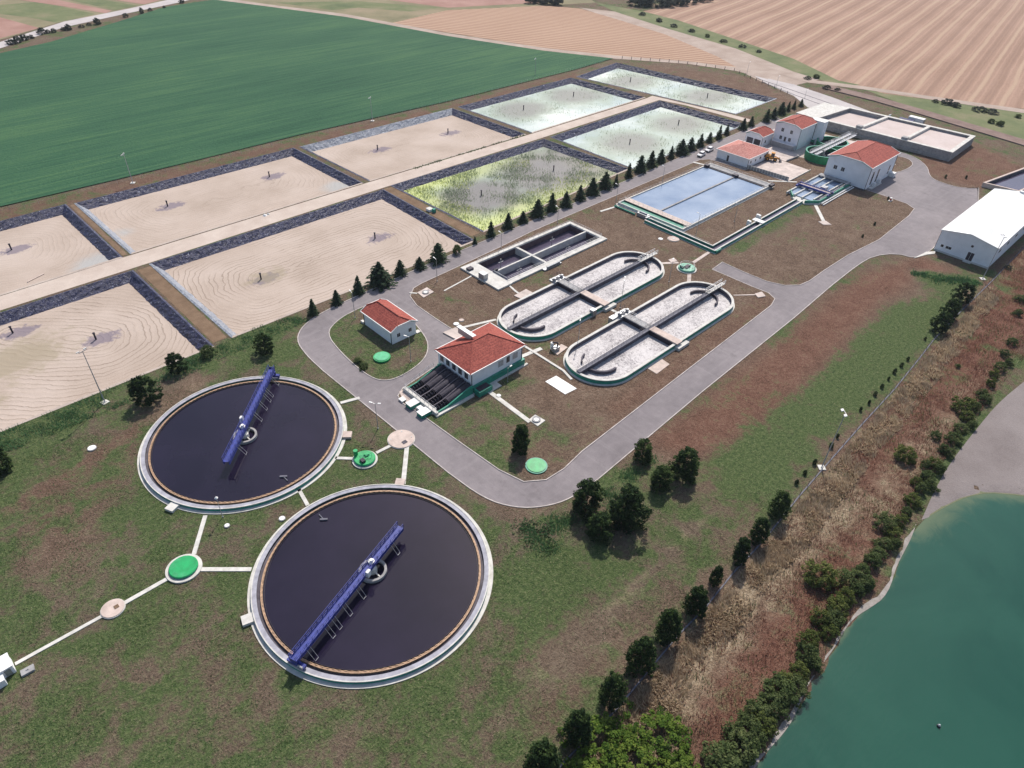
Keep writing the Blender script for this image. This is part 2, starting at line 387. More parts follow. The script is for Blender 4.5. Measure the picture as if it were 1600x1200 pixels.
MT['olive_blade'] = m_leaf('olive_blades', (.07, .095, .035), (.14, .165, .062), (.25, .26, .12), .4)

# ------------------------------------------------------------ mesh builder
class MB:
    def __init__(s): s.v = []; s.f = []; s.m = []
    def add(s, vs, fs, mi=0):
        o = len(s.v); s.v += [tuple(x) for x in vs]
        s.f += [tuple(i+o for i in f) for f in fs]; s.m += [mi]*len(fs); return s
    def box(s, x0, x1, y0, y1, z0, z1, mi=0):
        return s.prism([(x0, y0), (x1, y0), (x1, y1), (x0, y1)], z0, z1, mi)
    def prism(s, poly, z0, z1, mi=0, mtop=None):
        n = len(poly); a = sum(poly[i][0]*poly[(i+1) % n][1]-poly[(i+1) % n][0]*poly[i][1] for i in range(n))
        if a < 0: poly = poly[::-1]
        vs = [(x, y, z0) for x, y in poly]+[(x, y, z1) for x, y in poly]
        s.add(vs, [(i, (i+1) % n, n+(i+1) % n, n+i) for i in range(n)]+[tuple(range(n-1, -1, -1))], mi)
        o = len(s.v)-2*n
        s.f.append(tuple(o+n+i for i in range(n))); s.m.append(mi if mtop is None else mtop)
        return s
    def bar(s, p, q, w, h=None, mi=0):
        h = h or w; p = Vector(p); q = Vector(q); d = (q-p)
        if d.length < 1e-6: return s
        d.normalize(); up = Vector((0, 0, 1)) if abs(d.z) < .95 else Vector((1, 0, 0))
        a = d.cross(up).normalized()*(w/2); b = a.cross(d).normalized()*(h/2)
        vs = [p-a-b, p+a-b, p+a+b, p-a+b, q-a-b, q+a-b, q+a+b, q-a+b]
        return s.add(vs, [(0, 3, 2, 1), (4, 5, 6, 7), (0, 1, 5, 4), (1, 2, 6, 5), (2, 3, 7, 6), (3, 0, 4, 7)], mi)
    def cyl(s, cx, cy, r, z0, z1, n=24, r2=None, mi=0):
        r2 = r if r2 is None else r2
        vs = [(cx+r*math.cos(2*math.pi*i/n), cy+r*math.sin(2*math.pi*i/n), z0) for i in range(n)]
        vs += [(cx+r2*math.cos(2*math.pi*i/n), cy+r2*math.sin(2*math.pi*i/n), z1) for i in range(n)]
        return s.add(vs, [(i, (i+1) % n, n+(i+1) % n, n+i) for i in range(n)]+[tuple(range(n-1, -1, -1)), tuple(range(n, 2*n))], mi)
    def tube(s, p, q, r, n=8, mi=0):
        p = Vector(p); q = Vector(q); d = (q-p).normalized()
        up = Vector((0, 0, 1)) if abs(d.z) < .9 else Vector((1, 0, 0))
        a = d.cross(up).normalized(); b = a.cross(d)
        vs = [p+(a*math.cos(2*math.pi*i/n)+b*math.sin(2*math.pi*i/n))*r for i in range(n)]
        vs += [v+(q-p) for v in vs]
        return s.add(vs, [(i, (i+1) % n, n+(i+1) % n, n+i) for i in range(n)]+[tuple(range(n-1, -1, -1)), tuple(range(n, 2*n))], mi)
    def loop(s, inner, outer, z0, z1, mi=0, zfn=None):
        """closed band between two outlines of equal length"""
        n = len(inner)
        zt = (lambda i: z1) if zfn is None else zfn
        vs = [(x, y, z0) for x, y in inner]+[(x, y, z0) for x, y in outer]
        vs += [(inner[i][0], inner[i][1], zt(i)) for i in range(n)]+[(outer[i][0], outer[i][1], zt(i)) for i in range(n)]
        fs = []
        for i in range(n):
            j = (i+1) % n
            fs += [(n+i, n+j, 3*n+j, 3*n+i), (j, i, 2*n+i, 2*n+j), (2*n+i, 3*n+i, 3*n+j, 2*n+j)]
        return s.add(vs, fs, mi)
    def ring(s, cx, cy, r0, r1, z0, z1, n=96, mi=0, zfn=None):
        c = [(math.cos(2*math.pi*i/n), math.sin(2*math.pi*i/n)) for i in range(n)]
        return s.loop([(cx+r0*a, cy+r0*b) for a, b in c], [(cx+r1*a, cy+r1*b) for a, b in c], z0, z1, mi, zfn)
    def arcwall(s, cx, cy, r, w, a0, a1, z0, z1, n=18, mi=0):
        for i in range(n):
            t0 = a0+(a1-a0)*i/n; t1 = a0+(a1-a0)*(i+1)/n
            q = [(cx+(r-w/2)*math.cos(t0), cy+(r-w/2)*math.sin(t0)), (cx+(r+w/2)*math.cos(t0), cy+(r+w/2)*math.sin(t0)),
                 (cx+(r+w/2)*math.cos(t1), cy+(r+w/2)*math.sin(t1)), (cx+(r-w/2)*math.cos(t1), cy+(r-w/2)*math.sin(t1))]
            s.prism(q, z0, z1, mi)
        return s
    def wallpath(s, pts, w, z0, z1, mi=0, closed=False):
        n = len(pts)
        L, R = offset(pts, w/2, closed), offset(pts, -w/2, closed)
        if closed: return s.loop(R, L, z0, z1, mi)
        return s.prism(L+R[::-1], z0, z1, mi)
    def rail(s, pts, h=1.1, step=2., r=.035, mi=0, z=0.):
        for a, b in zip(pts, pts[1:]):
            a = Vector((*a[:2], a[2] if len(a) > 2 else z)); b = Vector((*b[:2], b[2] if len(b) > 2 else z))
            k = max(1, round((b-a).length/step))
            for i in range(k+1):
                p = a.lerp(b, i/k); s.bar(p, p+Vector((0, 0, h)), r*1.5, None, mi)
            for hh in (h, h*.55):
                s.bar(a+Vector((0, 0, hh)), b+Vector((0, 0, hh)), r*1.6, None, mi)
        return s
    def build(s, name, mats, parent=None, loc=None, smooth=False):
        if not isinstance(mats, (list, tuple)): mats = [mats]
        base = Vector(loc) if loc is not None else Vector((0, 0, 0))
        org = base
        if parent is not None:
            p = parent
            org = Vector((0, 0, 0))
            while p is not None: org = org + p.location; p = p.parent
            org = org+base
        me = bpy.data.meshes.new(name)
        me.from_pydata([tuple(Vector(v)-org) for v in s.v], [], s.f)
        for m in mats: me.materials.append(MT[m] if isinstance(m, str) else m)
        if len(mats) > 1: me.polygons.foreach_set('material_index', s.m)
        if smooth: me.polygons.foreach_set('use_smooth', [True]*len(me.polygons))
        me.update()
        o = bpy.data.objects.new(name, me); COL.objects.link(o)
        o.location = base
        if parent is not None: o.parent = parent
        return o
def offset(pts, d, closed=False):
    out = []; n = len(pts)
    for i in range(n):
        p = Vector(pts[i][:2])
        a = Vector(pts[(i-1) % n][:2]) if (i > 0 or closed) else None
        b = Vector(pts[(i+1) % n][:2]) if (i < n-1 or closed) else None
        d1 = (p-a).normalized() if a is not None else (b-p).normalized()
        d2 = (b-p).normalized() if b is not None else d1
        n1 = Vector((-d1.y, d1.x)); n2 = Vector((-d2.y, d2.x)); m = n1+n2
        m = m/max(.35, m.dot(n1)) if m.length > 1e-6 else n1
        out.append((p.x+m.x*d, p.y+m.y*d))
    return out
def smooth_line(pts, it=2, closed=False):
    for _ in range(it):
        q = []; n = len(pts)
        rg = range(n) if closed else range(n-1)
        if not closed: q.append(pts[0])
        for i in rg:
            a, b = pts[i], pts[(i+1) % n]
            q += [(a[0]*.75+b[0]*.25, a[1]*.75+b[1]*.25), (a[0]*.25+b[0]*.75, a[1]*.25+b[1]*.75)]
        if not closed: q.append(pts[-1])
        pts = q
    return pts
def roundc(pts, r=2.): return smooth_line(pts, 1, True)

def tag(o, label, cat, group=None):
    o['label'] = label; o['category'] = cat
    if group: o['group'] = group
    return o
def thing(name, label, cat, loc, group=None, rz=0.):
    o = bpy.data.objects.new(name, None); COL.objects.link(o)
    o.location = (loc[0], loc[1], loc[2] if len(loc) > 2 else 0.); o.rotation_euler = (0, 0, rz)
    o.empty_display_size = 1
    return tag(o, label, cat, group)
def struct(o): o['kind'] = 'structure'; return o
def stuff(o): o['kind'] = 'stuff'; return o
def inst(name, mesh, parent, loc=(0, 0, 0)):
    o = bpy.data.objects.new(name, mesh); COL.objects.link(o); o.parent = parent; o.location = loc
    return o
def copy_tree(o, parent=None):
    c = o.copy(); COL.objects.link(c); c.parent = parent
    for ch in list(o.children): copy_tree(ch, c)
    return c

# ------------------------------------------------------------ ground sheets
def inpoly(P, poly):
    x, y = P[:, 0], P[:, 1]; r = np.zeros(len(P), bool); n = len(poly)
    for i in range(n):
        x0, y0 = poly[i]; x1, y1 = poly[(i+1) % n]
        if y0 == y1: continue
        c = ((y0 > y) != (y1 > y)) & (x < (x1-x0)*(y-y0)/(y1-y0)+x0)
        r ^= c
    return r
def sdist(P, poly):
    d = np.full(len(P), 1e9); n = len(poly)
    for i in range(n):
        a = np.array(poly[i]); b = np.array(poly[(i+1) % n]); ab = b-a
        t = np.clip(((P-a)@ab)/max(1e-9, ab@ab), 0, 1)
        q = P-(a+t[:, None]*ab)
        d = np.minimum(d, np.hypot(q[:, 0], q[:, 1]))
    return np.where(inpoly(P, poly), d, -d)
def sm(x, a, b):
    t = np.clip((x-a)/(b-a), 0, 1); return t*t*(3-2*t)
def seg_dist(P, a, b):
    a = np.array(a); b = np.array(b); ab = b-a
    t = np.clip(((P-a)@ab)/max(1e-9, ab@ab), 0, 1); q = P-(a+t[:, None]*ab)
    return np.hypot(q[:, 0], q[:, 1])
def sheet(name, poly, z, mat, holes=(), grid=None, attrs=None, zfn=None):
    pts = [Vector(p) for p in poly]; edges = [(i, (i+1) % len(poly)) for i in range(len(poly))]
    for h in holes:
        o = len(pts); pts += [Vector(p) for p in h]; edges += [(o+i, o+(i+1) % len(h)) for i in range(len(h))]
    if grid:
        x0, x1, y0, y1, st = grid
        gx, gy = np.meshgrid(np.arange(x0, x1, st), np.arange(y0, y1, st))
        G = np.stack([gx.ravel(), gy.ravel()], 1)+rng.uniform(-.3, .3, (gx.size, 2))*st
        ok = sdist(G, poly) > st*.3
        for h in holes: ok &= sdist(G, h) < -st*.3
        pts += [Vector(p) for p in G[ok]]
    vs, _, fs, _, _, _ = delaunay_2d_cdt(pts, edges, [], 0, 1e-4)
    V = np.array([(v.x, v.y) for v in vs])
    T = np.array([f for f in fs if len(f) == 3])
    C = V[T].mean(1)
    k = inpoly(C, poly)
    for h in holes: k &= ~inpoly(C, h)
    T = T[k]
    A, B, D = V[T[:, 0]], V[T[:, 1]], V[T[:, 2]]
    fl = ((B[:, 0]-A[:, 0])*(D[:, 1]-A[:, 1])-(B[:, 1]-A[:, 1])*(D[:, 0]-A[:, 0])) < 0
    T[fl] = T[fl][:, ::-1]
    Z = np.full(len(V), z) if zfn is None else z+zfn(V)
    me = bpy.data.meshes.new(name)
    me.from_pydata(np.column_stack([V, Z]).tolist(), [], T.tolist())
    me.materials.append(MT[mat])
    if attrs:
        for k_, val in attrs(V).items():
            if val.ndim == 2:
                a = me.color_attributes.new(k_, 'FLOAT_COLOR', 'POINT')
                a.data.foreach_set('color', np.column_stack([val, np.ones(len(V))]).astype(np.float32).ravel())
            else:
                a = me.attributes.new(k_, 'FLOAT', 'POINT'); a.data.foreach_set('value', val.astype(np.float32))
    me.update()
    o = bpy.data.objects.new(name, me); COL.objects.link(o)
    return o
def flat(name, poly, z, mat): return struct(sheet(name, poly, z, mat))

# lagoons: rim corners (near-left, near-right, far-right, far-left)
LAG = {
 'N1': [(-24, 147.0), (44.0, 147.0), (43.6, 195.4), (-24, 194.6)],
 'N2': [(49.8, 147.5), (128.9, 147.2), (129.9, 196.6), (49.3, 196.0)],
 'N3': [(135.6, 150.2), (213.0, 153.5), (211.0, 196.6), (134.7, 197.6)],
 'N4': [(214.8, 152.6), (296.0, 153.2), (293.6, 198.3), (215.6, 196.4)],
 'F0': [(-24, 204.4), (44.2, 205.5), (43.8, 252.4), (-24, 250.6)],
 'F1': [(47.6, 206.0), (127.6, 206.4), (126.4, 251.6), (47.0, 251.2)],
 'F2': [(131.2, 206.4), (209.0, 206.0), (207.0, 251.0), (129.6, 250.9)],
 'F3': [(213.0, 205.6), (291.8, 206.6), (288.3, 251.8), (211.2, 251.0)],
 'F4': [(305.6, 164.2), (343.4, 164.6), (331.5, 256.4), (292.5, 251.3)],
}
HOLES = list(LAG.values())
TANKHOLE = [(119.4, 122.2), (160.2, 122.2), (160.2, 135.6), (119.4, 135.6)]
LAKE = smooth_line(ats([(1165, 1215), (1176, 1193), (1214, 1142), (1248, 1091), (1279, 1050), (1299, 1012), (1323, 981), (1344, 951), (1381, 920), (1400, 880), (1416, 842), (1436, 806), (1475, 782), (1502, 770), (1539, 762), (1600, 768), (1750, 790)]), 2) + ats([(1900, 1000), (1800, 1300), (1150, 1300)])
MUD = smooth_line(ats([(1440, 812), (1447, 796), (1458, 771), (1478, 734), (1499, 704), (1526, 670), (1559, 630), (1600, 596), (1720, 500)]), 2) + ats([(2000, 700), (1900, 830), (1750, 800), (1600, 778), (1539, 772), (1502, 780), (1475, 793), (1455, 806)])
GZ = []   # soft zones on the ground: polygon, edge softness, (green, red, straw)
def gz(pts, soft, val, px=True): GZ.append((ats(pts) if px else pts, soft, np.array(val)))
gz([(-100, 700), (0, 660), (330, 540), (480, 500), (520, 590), (700, 760), (880, 800), (1000, 740), (1240, 790), (1000, 1060), (880, 1250), (-200, 1250)], 8, (.60, .0, .0))
gz([(0, 1010), (300, 930), (420, 1010), (560, 1100), (800, 1000), (1000, 980), (900, 1200), (300, 1230), (0, 1230)], 12, (.52, .08, .0))
gz([(20, 760), (230, 640), (300, 600), (215, 740), (120, 900), (20, 900)], 6, (.42, .3, .05))
gz([(740, 740), (790, 800), (800, 900), (780, 1000), (860, 960), (900, 880), (880, 800)], 5, (.68, 0, 0))
gz([(500, 770), (720, 700), (760, 780), (640, 760), (560, 800), (430, 800)], 4, (.58, 0, 0))
gz([(220, 940), (480, 760), (400, 900), (300, 970), (100, 1000)], 5, (.6, 0, 0))
gz([(800, 1010), (900, 960), (1100, 870), (1160, 800), (1240, 790), (1000, 1060), (890, 1180), (820, 1200)], 6, (.42, .2, .12))
gz([(0, 655), (330, 538), (480, 496), (520, 540), (330, 580), (180, 640), (0, 710)], 4, (.70, 0, 0))
gz([(1000, 690), (1080, 640), (1200, 545), (1340, 430), (1440, 400), (1530, 440), (1440, 432), (1390, 470), (1310, 560), (1230, 640), (1150, 700), (1080, 720)], 4, (.06, .85, 0))
gz([(1150, 700), (1230, 640), (1310, 560), (1390, 470), (1440, 470), (1500, 440), (1470, 520), (1350, 640), (1280, 710), (1220, 770), (1140, 770), (1080, 730)], 5, (.90, .2, 0))
gz([(1420, 420), (1530, 432), (1520, 450), (1440, 450)], 2, (.8, 0, 0))
gz([(960, 1120), (1060, 1005), (1150, 905), (1250, 790), (1440, 570), (1540, 445), (1640, 330), (1700, 400), (1620, 440), (1600, 590), (1540, 640), (1430, 790), (1380, 910), (1250, 1080), (1140, 1240), (860, 1250)], 3, (.15, .75, .50))
gz([(975, 1115), (1060, 1008), (1150, 908), (1250, 790), (1440, 570), (1545, 450), (1570, 470), (1480, 590), (1400, 690), (1300, 820), (1190, 950), (1100, 1070), (1040, 1140), (930, 1240), (900, 1200)], 4, (.18, .25, .74))
gz([(1480, 540), (1560, 440), (1640, 400), (1640, 500), (1500, 610), (1420, 680), (1350, 770), (1330, 720)], 5, (.2, 1., .12))
gz([(1120, 1080), (1260, 900), (1300, 850), (1360, 830), (1330, 930), (1230, 1060), (1130, 1160), (1090, 1150)], 5, (.2, 1., .18))
gz([(1600, 540), (1640, 520), (1560, 650), (1500, 720), (1450, 800), (1425, 830), (1450, 740), (1530, 640)], 3, (.8, 0, 0))
gz([(-60, 345), (0, 330), (180, 287), (470, 217), (700, 165), (900, 112), (905, 122), (720, 170), (470, 232), (120, 318), (0, 350)], 1.5, (.30, .6, 0))
gz([(970, 96), (1180, 122), (1260, 170), (1215, 158)], 3, (.10, .45, 0))
gz([(1400, 250), (1530, 225), (1600, 260), (1600, 300), (1500, 290), (1455, 275)], 4, (.08, .7, 0))
gz([(97, 56), (60, 56), (60, 140), (80, 139), (120, 141)], 2, (.12, .2, 0), False)
gz([(800, 1062), (970, 922), (1102, 800), (1112, 808), (980, 934), (812, 1076)], 1.2, (.22, .0, .45))
gz([(770, 1130), (930, 985), (1010, 915), (1018, 922), (940, 996), (784, 1140)], 1.0, (.28, .0, .35))
gz([(430, 800), (560, 770), (640, 758), (640, 766), (560, 780), (440, 812)], 1., (.15, .2, .3))
gz([(0, 800), (110, 730), (220, 660), (228, 670), (120, 742), (0, 818)], 1.2, (.18, .5, .15))
gz([(225, 655), (300, 585), (340, 590), (260, 650), (230, 665)], 1.5, (.08, .3, .35))
gz([(690, 660), (760, 690), (790, 720), (740, 720), (690, 690)], 2, (.1, .2, .35))
def zone(V):
    c = np.tile(np.array([.36, .2, .05]), (len(V), 1))
    for poly, soft, val in GZ:
        w = sm(sdist(V, poly), -soft, soft)[:, None]; c = c*(1-w)+val*w
    return c
LZ = []   # the same for the lawns inside the road loop
def zone_lawn(V):
    c = np.tile(np.array([.10, .30, .0]), (len(V), 1))
    for poly, soft, val in LZ:
        w = sm(sdist(V, poly), -soft, soft)[:, None]; c = c*(1-w)+val*w
    return c
LZ += [([(70, 66), (78, 66), (76, 76), (69, 78)], 2, np.array([.12, .2, .4])), ([(60, 60), (70, 60), (86, 66), (84, 90), (74, 96), (66, 96)], 3, np.array([.52, .05, 0])),
       ([(76, 84), (92, 84), (94, 91), (76, 91)], 2, np.array([.55, 0, 0])),
       ([(70, 62), (82, 62), (82, 76), (72, 78)], 2, np.array([.34, .3, .2])),
       ([(60, 104), (92, 104), (92, 140), (60, 140)], 2, np.array([.55, .1, 0])),
       ([(184, 88), (238, 88), (236, 94), (184, 94)], 2, np.array([.6, 0, 0])),
       ([(98, 63), (170, 65), (170, 70), (98, 68)], 2, np.array([.14, .6, 0]))]
def lake_dip(V):
    return -1.3*sm(sdist(V, LAKE), -1.0, 7.0)
struct(sheet('ground', [(-900, -900), (3200, -900), (3200, 3200), (-900, 3200)], 0, 'lawn', HOLES+[TANKHOLE],
             (-40, 372, -44, 272, 2.3), lambda V: {'zone': zone(V)}, lake_dip))
_lp = np.array(LAKE); _far = ats([(1432, 818), (1475, 782), (1502, 770), (1539, 762), (1600, 768), (1750, 790)])
def shallow(V):
    d = np.full(len(V), 1e9)
    for a, b in zip(_far, _far[1:]): d = np.minimum(d, seg_dist(V, a, b))
    e = np.maximum(0, sdist(V, LAKE))
    return {'shal': np.clip(np.maximum(1.15*np.exp(-d/3.6), .8*np.exp(-e/.9)), 0, 1)}
struct(sheet('lake_water', LAKE, -.16, 'lake_water', (), (_lp[:, 0].min(), _lp[:, 0].max(), _lp[:, 1].min(), _lp[:, 1].max(), 1.6), shallow))
_mp = np.array(MUD)
struct(sheet('lake_mud', MUD, .035, 'mud', (), (_mp[:, 0].min(), _mp[:, 0].max(), _mp[:, 1].min(), _mp[:, 1].max(), 2.), None, lake_dip))
al = ats([(1446, 799), (1475, 782), (1502, 770), (1539, 762), (1600, 768), (1660, 776)])
struct(MB().prism(offset(smooth_line(al, 2), .2)+offset(smooth_line(al, 2), -1.1)[::-1], -.3, -.14).build('algae_fringe', 'algae'))

sh = smooth_line(ats([(1168, 1208), (1176, 1193), (1214, 1142), (1248, 1091), (1279, 1050), (1299, 1012), (1323, 981), (1344, 951), (1381, 920), (1400, 880), (1416, 842), (1438, 804)]), 2)
_n = [max(0, .45+.4*math.sin(i*.23)+.3*math.sin(i*.61+1)) for i in range(len(sh))]
struct(MB().prism(offset(sh, .25)+[(a[0]+(b[0]-a[0])*k, a[1]+(b[1]-a[1])*k) for a, b, k in zip(offset(sh, .1), offset(sh, -.9), _n)][::-1], -.4, -.10).build('mud_margin', 'pale_margin'))

# fields beyond the lagoons
flat('crop_field', ats([(-160, 366), (0, 324), (180, 282), (300, 253), (470, 211), (700, 159), (900, 109), (958, 92), (850, 80), (700, 57), (540, 27), (420, 11), (335, 0), (260, 11), (180, 36), (80, 66), (0, 84), (-160, 130)]), .30, 'crop')
flat('stubble_field', ats([(612, 36), (700, 16), (850, 9), (905, 13), (960, 29), (1040, 54), (1120, 88), (1152, 106), (1075, 96), (960, 87), (850, 75), (700, 51)]), .05, 'stubble_a')
flat('stubble_field', ats([(1005, 18), (1090, -2), (1300, -60), (1760, -70), (1760, 195), (1600, 170), (1500, 162), (1380, 146), (1310, 126), (1240, 92), (1150, 62), (1060, 32)]), .06, 'stubble_b')
flat('dirt_apron', ats([(905, 12), (960, 18), (1040, 42), (1140, 70), (1215, 98), (1290, 122), (1240, 134), (1190, 128), (1150, 108), (1040, 56), (960, 30)]), .04, 'dirt')
flat('grass_verge', ats([(930, 4), (1005, 18), (1060, 32), (1150, 62), (1240, 92), (1310, 126), (1345, 133), (1310, 134), (1240, 112), (1150, 76), (1040, 44), (960, 18)]), .07, 'far_green')
flat('farm_track', ats([(330, 0), (420, 11), (540, 27), (700, 58), (850, 81), (960, 92), (1075, 100), (1150, 111), (1200, 124), (1200, 117), (1150, 105), (1075, 96), (960, 87), (850, 75), (700, 52), (540, 22), (420, 7), (350, -3)]), .09, 'dirt')
flat('meadow', ats([(1350, 140), (1420, 148), (1500, 160), (1600, 174), (1760, 200), (1760, 250), (1600, 222), (1510, 196), (1430, 170)]), .03, 'far_green')
flat('farm_track', ats([(1215, 115), (1260, 124), (1350, 135), (1450, 150), (1600, 171), (1760, 196), (1760, 206), (1600, 177), (1450, 155), (1350, 140), (1260, 129)]), .10, 'dirt')
dit = ats([(1290, 136), (1370, 156), (1440, 176), (1520, 200), (1600, 224), (1700, 254)])
struct(MB().wallpath(dit, 8.0, -.3, .45).build('ditch_bank', 'ditch'))
flat('access_road', ats([(1178, 118), (1240, 132), (1300, 152), (1380, 182), (1440, 204), (1400, 204), (1330, 182), (1262, 168), (1240, 150), (1200, 132)]), .08, 'pale_road')
struct(MB().wallpath(ats([(1184, 123), (1240, 142), (1300, 163), (1372, 190)]), .35, 0, .16).build('kerb', 'dark_concrete'))
struct(MB().wallpath(ats([(1190, 128), (1240, 148), (1300, 170), (1350, 186)]), .35, 0, .16).build('kerb', 'dark_concrete'))
# fields across the country road, top left
flat('field', ats([(-160, 120), (0, 62), (100, 33), (250, 6), (330, -10), (200, -40), (-200, -20)]), .02, 'far_olive')
flat('bare_field', ats([(-100, 45), (0, 27), (62, 44), (0, 60), (-80, 80)]), .05, 'far_pink')
flat('crop_strip', ats([(-60, 20), (0, 8), (60, 3), (150, 22), (90, 36), (50, 28), (0, 22)]), .06, 'far_green')
flat('bare_field', ats([(30, 0), (90, 0), (175, 17), (165, 21), (100, 10)]), .08, 'far_pink')
flat('crop_strip', ats([(90, -4), (150, -2), (215, 9), (180, 16)]), .09, 'far_green')
flat('bare_field', ats([(150, -4), (250, -10), (300, -12), (225, 7)]), .10, 'far_pink')
flat('country_road', ats([(-160, 116), (0, 66), (100, 34), (200, 14), (262, 0), (330, -15), (350, -14), (285, 3), (200, 21), (100, 43), (0, 76), (-160, 126)]), .12, 'pale_road')
flat('field', ats([(350, -3), (420, 7), (540, 22), (612, 36), (700, 16), (850, 9), (930, 4), (900, -20), (600, -30)]), .02, 'far_olive')
flat('crop_strip', ats([(430, 4), (560, 2), (690, 12), (640, 18), (560, 12), (520, 16)]), .05, 'far_green')
flat('bare_field', ats([(560, -6), (760, -8), (850, 4), (700, 12)]), .04, 'far_pink')

# sandy road between the two rows of lagoons
flat('sandy_road', [(-24, 196.4), (43, 197.0), (130, 198.2), (211, 198.4), (294.6, 199.6), (298, 186), (300, 154.0), (304.4, 154), (303.6, 166), (297.5, 206), (292, 205.2), (213, 204.6), (130, 205.4), (47, 205.0), (-24, 203.4)], .03, 'sandy_road')
for a, b, c, d in ((45.0, 48.6, 148, 195), (130.4, 133.9, 150, 197), (45.0, 46.4, 206, 251)):
    flat('earth_dyke', [(a, c), (b, c), (b, d), (a, d)], .03, 'brown_dirt')

# ------------------------------------------------------------ roads inside the plant
OUT = ([(300, 149.3), (242, 147.9), (163.7, 145.5), (130, 145), (104, 144.6), (93, 143.9), (86, 143.6)]
       + smooth_line([(86, 143.6), (71.8, 142.6), (65, 140.4), (60.6, 136), (59.2, 129), (58.9, 120.7)], 2)
       + [(59.3, 97.6)] + smooth_line([(59.6, 76), (60.3, 66.1), (63.0, 60.6), (67.2, 57.0), (72.6, 54.9), (80.6, 54.8)], 2)
       + [(120.3, 56.7), (165, 58.1)] + smooth_line([(189.6, 59.4), (207.5, 59.9), (217, 59.2), (224.3, 55.2), (225.6, 49.7), (232.3, 48.8)], 1)
       + [(236.4, 48.7), (284, 50.4), (302.3, 56.3)] + smooth_line([(302.3, 56.3), (296.4, 61.2), (296.6, 69.4), (299.6, 73.5), (309.6, 77.9), (317.0, 86.1), (317.2, 95.3)], 2)
       + [(315, 110), (311.5, 131), (314, 144), (320, 152), (312, 152)])
struct(sheet('asphalt_road', OUT, .022, 'asphalt', [TANKHOLE]))
ISLE_A = smooth_line([(72.5, 136.6), (78.3, 137.9), (88.2, 137.7), (88.0, 128), (86.5, 119.7), (84.3, 113.2), (79.5, 108.6), (72, 107.0), (67.0, 108.0), (65.4, 113), (65.9, 124), (67.6, 133.4)], 2, True)
ISLE_B = [(97.5, 136.7), (100.7, 137.3), (115.7, 138), (131.6, 138.8), (147, 140), (161.8, 140.3), (191, 140.6), (232.6, 141), (243, 141.2), (246.5, 139.0), (247.6, 123.6), (268, 123.0), (278, 117), (279, 103), (268, 100.6), (266.6, 96), (266.4, 81), (266.2, 74.0),
          (265.8, 68.6), (263.4, 65.0), (256.3, 63.9), (229.5, 62.9), (211, 64.8), (196.7, 65.1), (187, 65.0), (182.4, 65.7), (178.9, 68.4), (176.9, 73.2), (176.6, 80.8), (176.9, 88.2), (170.7, 87.7), (171.0, 74), (171.4, 69.4), (169.9, 66.6), (166, 65.5), (122.8, 63.8), (84, 62.2), (77.5, 61.3), (72.6, 61.6), (69.0, 64.2), (67.6, 69.9), (66.9, 82), (66.3, 95), (65.6, 99.4), (66.4, 101.9), (69, 103.4), (78, 104.6), (91.2, 104.9), (92.6, 107.5), (92.5, 121), (92.7, 129), (94.2, 134)]
ISLE_C = smooth_line([(290, 83.6), (304, 81.8), (311, 84.5), (312.5, 90), (308, 94), (290, 95)], 2, True)
for nm, poly, st in (('lawn', ISLE_A, 1.6), ('lawn', ISLE_B, 2.6), ('lawn', ISLE_C, 2.)):
    P = np.array(poly)
    struct(sheet(nm, poly, .10, 'lawn', [TANKHOLE] if poly is ISLE_B else [], (P[:, 0].min(), P[:, 0].max(), P[:, 1].min(), P[:, 1].max(), st), lambda V: {'zone': zone_lawn(V)}))
    struct(MB().wallpath(poly, .2, 0, .15, closed=True).build('kerb', 'kerb_stone'))
for seg in (OUT[:-28],):
    struct(MB().wallpath(seg, .2, 0, .13).build('kerb', 'kerb_stone'))
struct(MB().wallpath(smooth_line([(302.3, 56.3), (296.4, 61.2), (296.6, 69.4), (299.6, 73.5), (309.6, 77.9), (317.0, 86.1), (317.2, 95.3)], 2), .2, 0, .13).build('kerb', 'kerb_stone'))

# ------------------------------------------------------------ white footpaths and slabs
def path(pts, w=.8, mat='white_concrete', z=.14):
    struct(MB().wallpath(ats(pts), w, 0, z).build('concrete_path', mat))
path([(321, 806), (303, 867)], .75); path([(315, 890), (393, 890)], .8); path([(263, 904), (194, 943)], .75); path([(160, 963), (24, 1038)], .6)
path([(467, 765), (481, 790)], .7); path([(532, 630), (562, 622)], .8); path([(524, 716), (553, 717)], .7); path([(588, 708), (610, 697)], .7)
path([(636, 697), (630, 757)], .9); path([(765, 613), (828, 660)], 1.1, z=.2); path([(812, 559), (846, 545)], 1.1, z=.2); path([(818, 541), (880, 580), (893, 594)], .6, z=.3)
path([(640, 458), (652, 459)], .5, z=.18); path([(694, 455), (742, 429)], .45, z=.18); path([(796, 447), (806, 456), (812, 460)], .6, z=.18)
path([(716, 514), (745, 507), (775, 500)], .8, z=.18); path([(1146, 462), (1186, 461)], .4, 'yard_concrete', z=.18); path([(1034, 412), (1060, 411)], 1.0, 'yard_concrete', z=.18)
path([(1077, 428), (1076, 446)], 1.1, 'yard_concrete', z=.18); path([(1083, 411), (1110, 393)], 1.0, 'yard_concrete', z=.18); path([(948, 481), (972, 493)], .9, z=.2)
path([(1273, 319), (1288, 349)], 1.2, z=.2); path([(938, 331), (967, 322)], .8, z=.2); path([(1083, 254), (1104, 259)], 1., z=.2); path([(1200, 283), (1245, 285)], .8, z=.2)
def slab(pts, mat='white_concrete', z=.2):
    struct(MB().prism(ats(pts), 0, z).build('concrete_slab', mat))
slab([(869, 588), (901, 608), (883, 617), (852, 597)], 'white_paint'); slab([(1030, 559), (1046, 570), (1026, 585), (1009, 575)], 'pink_concrete')
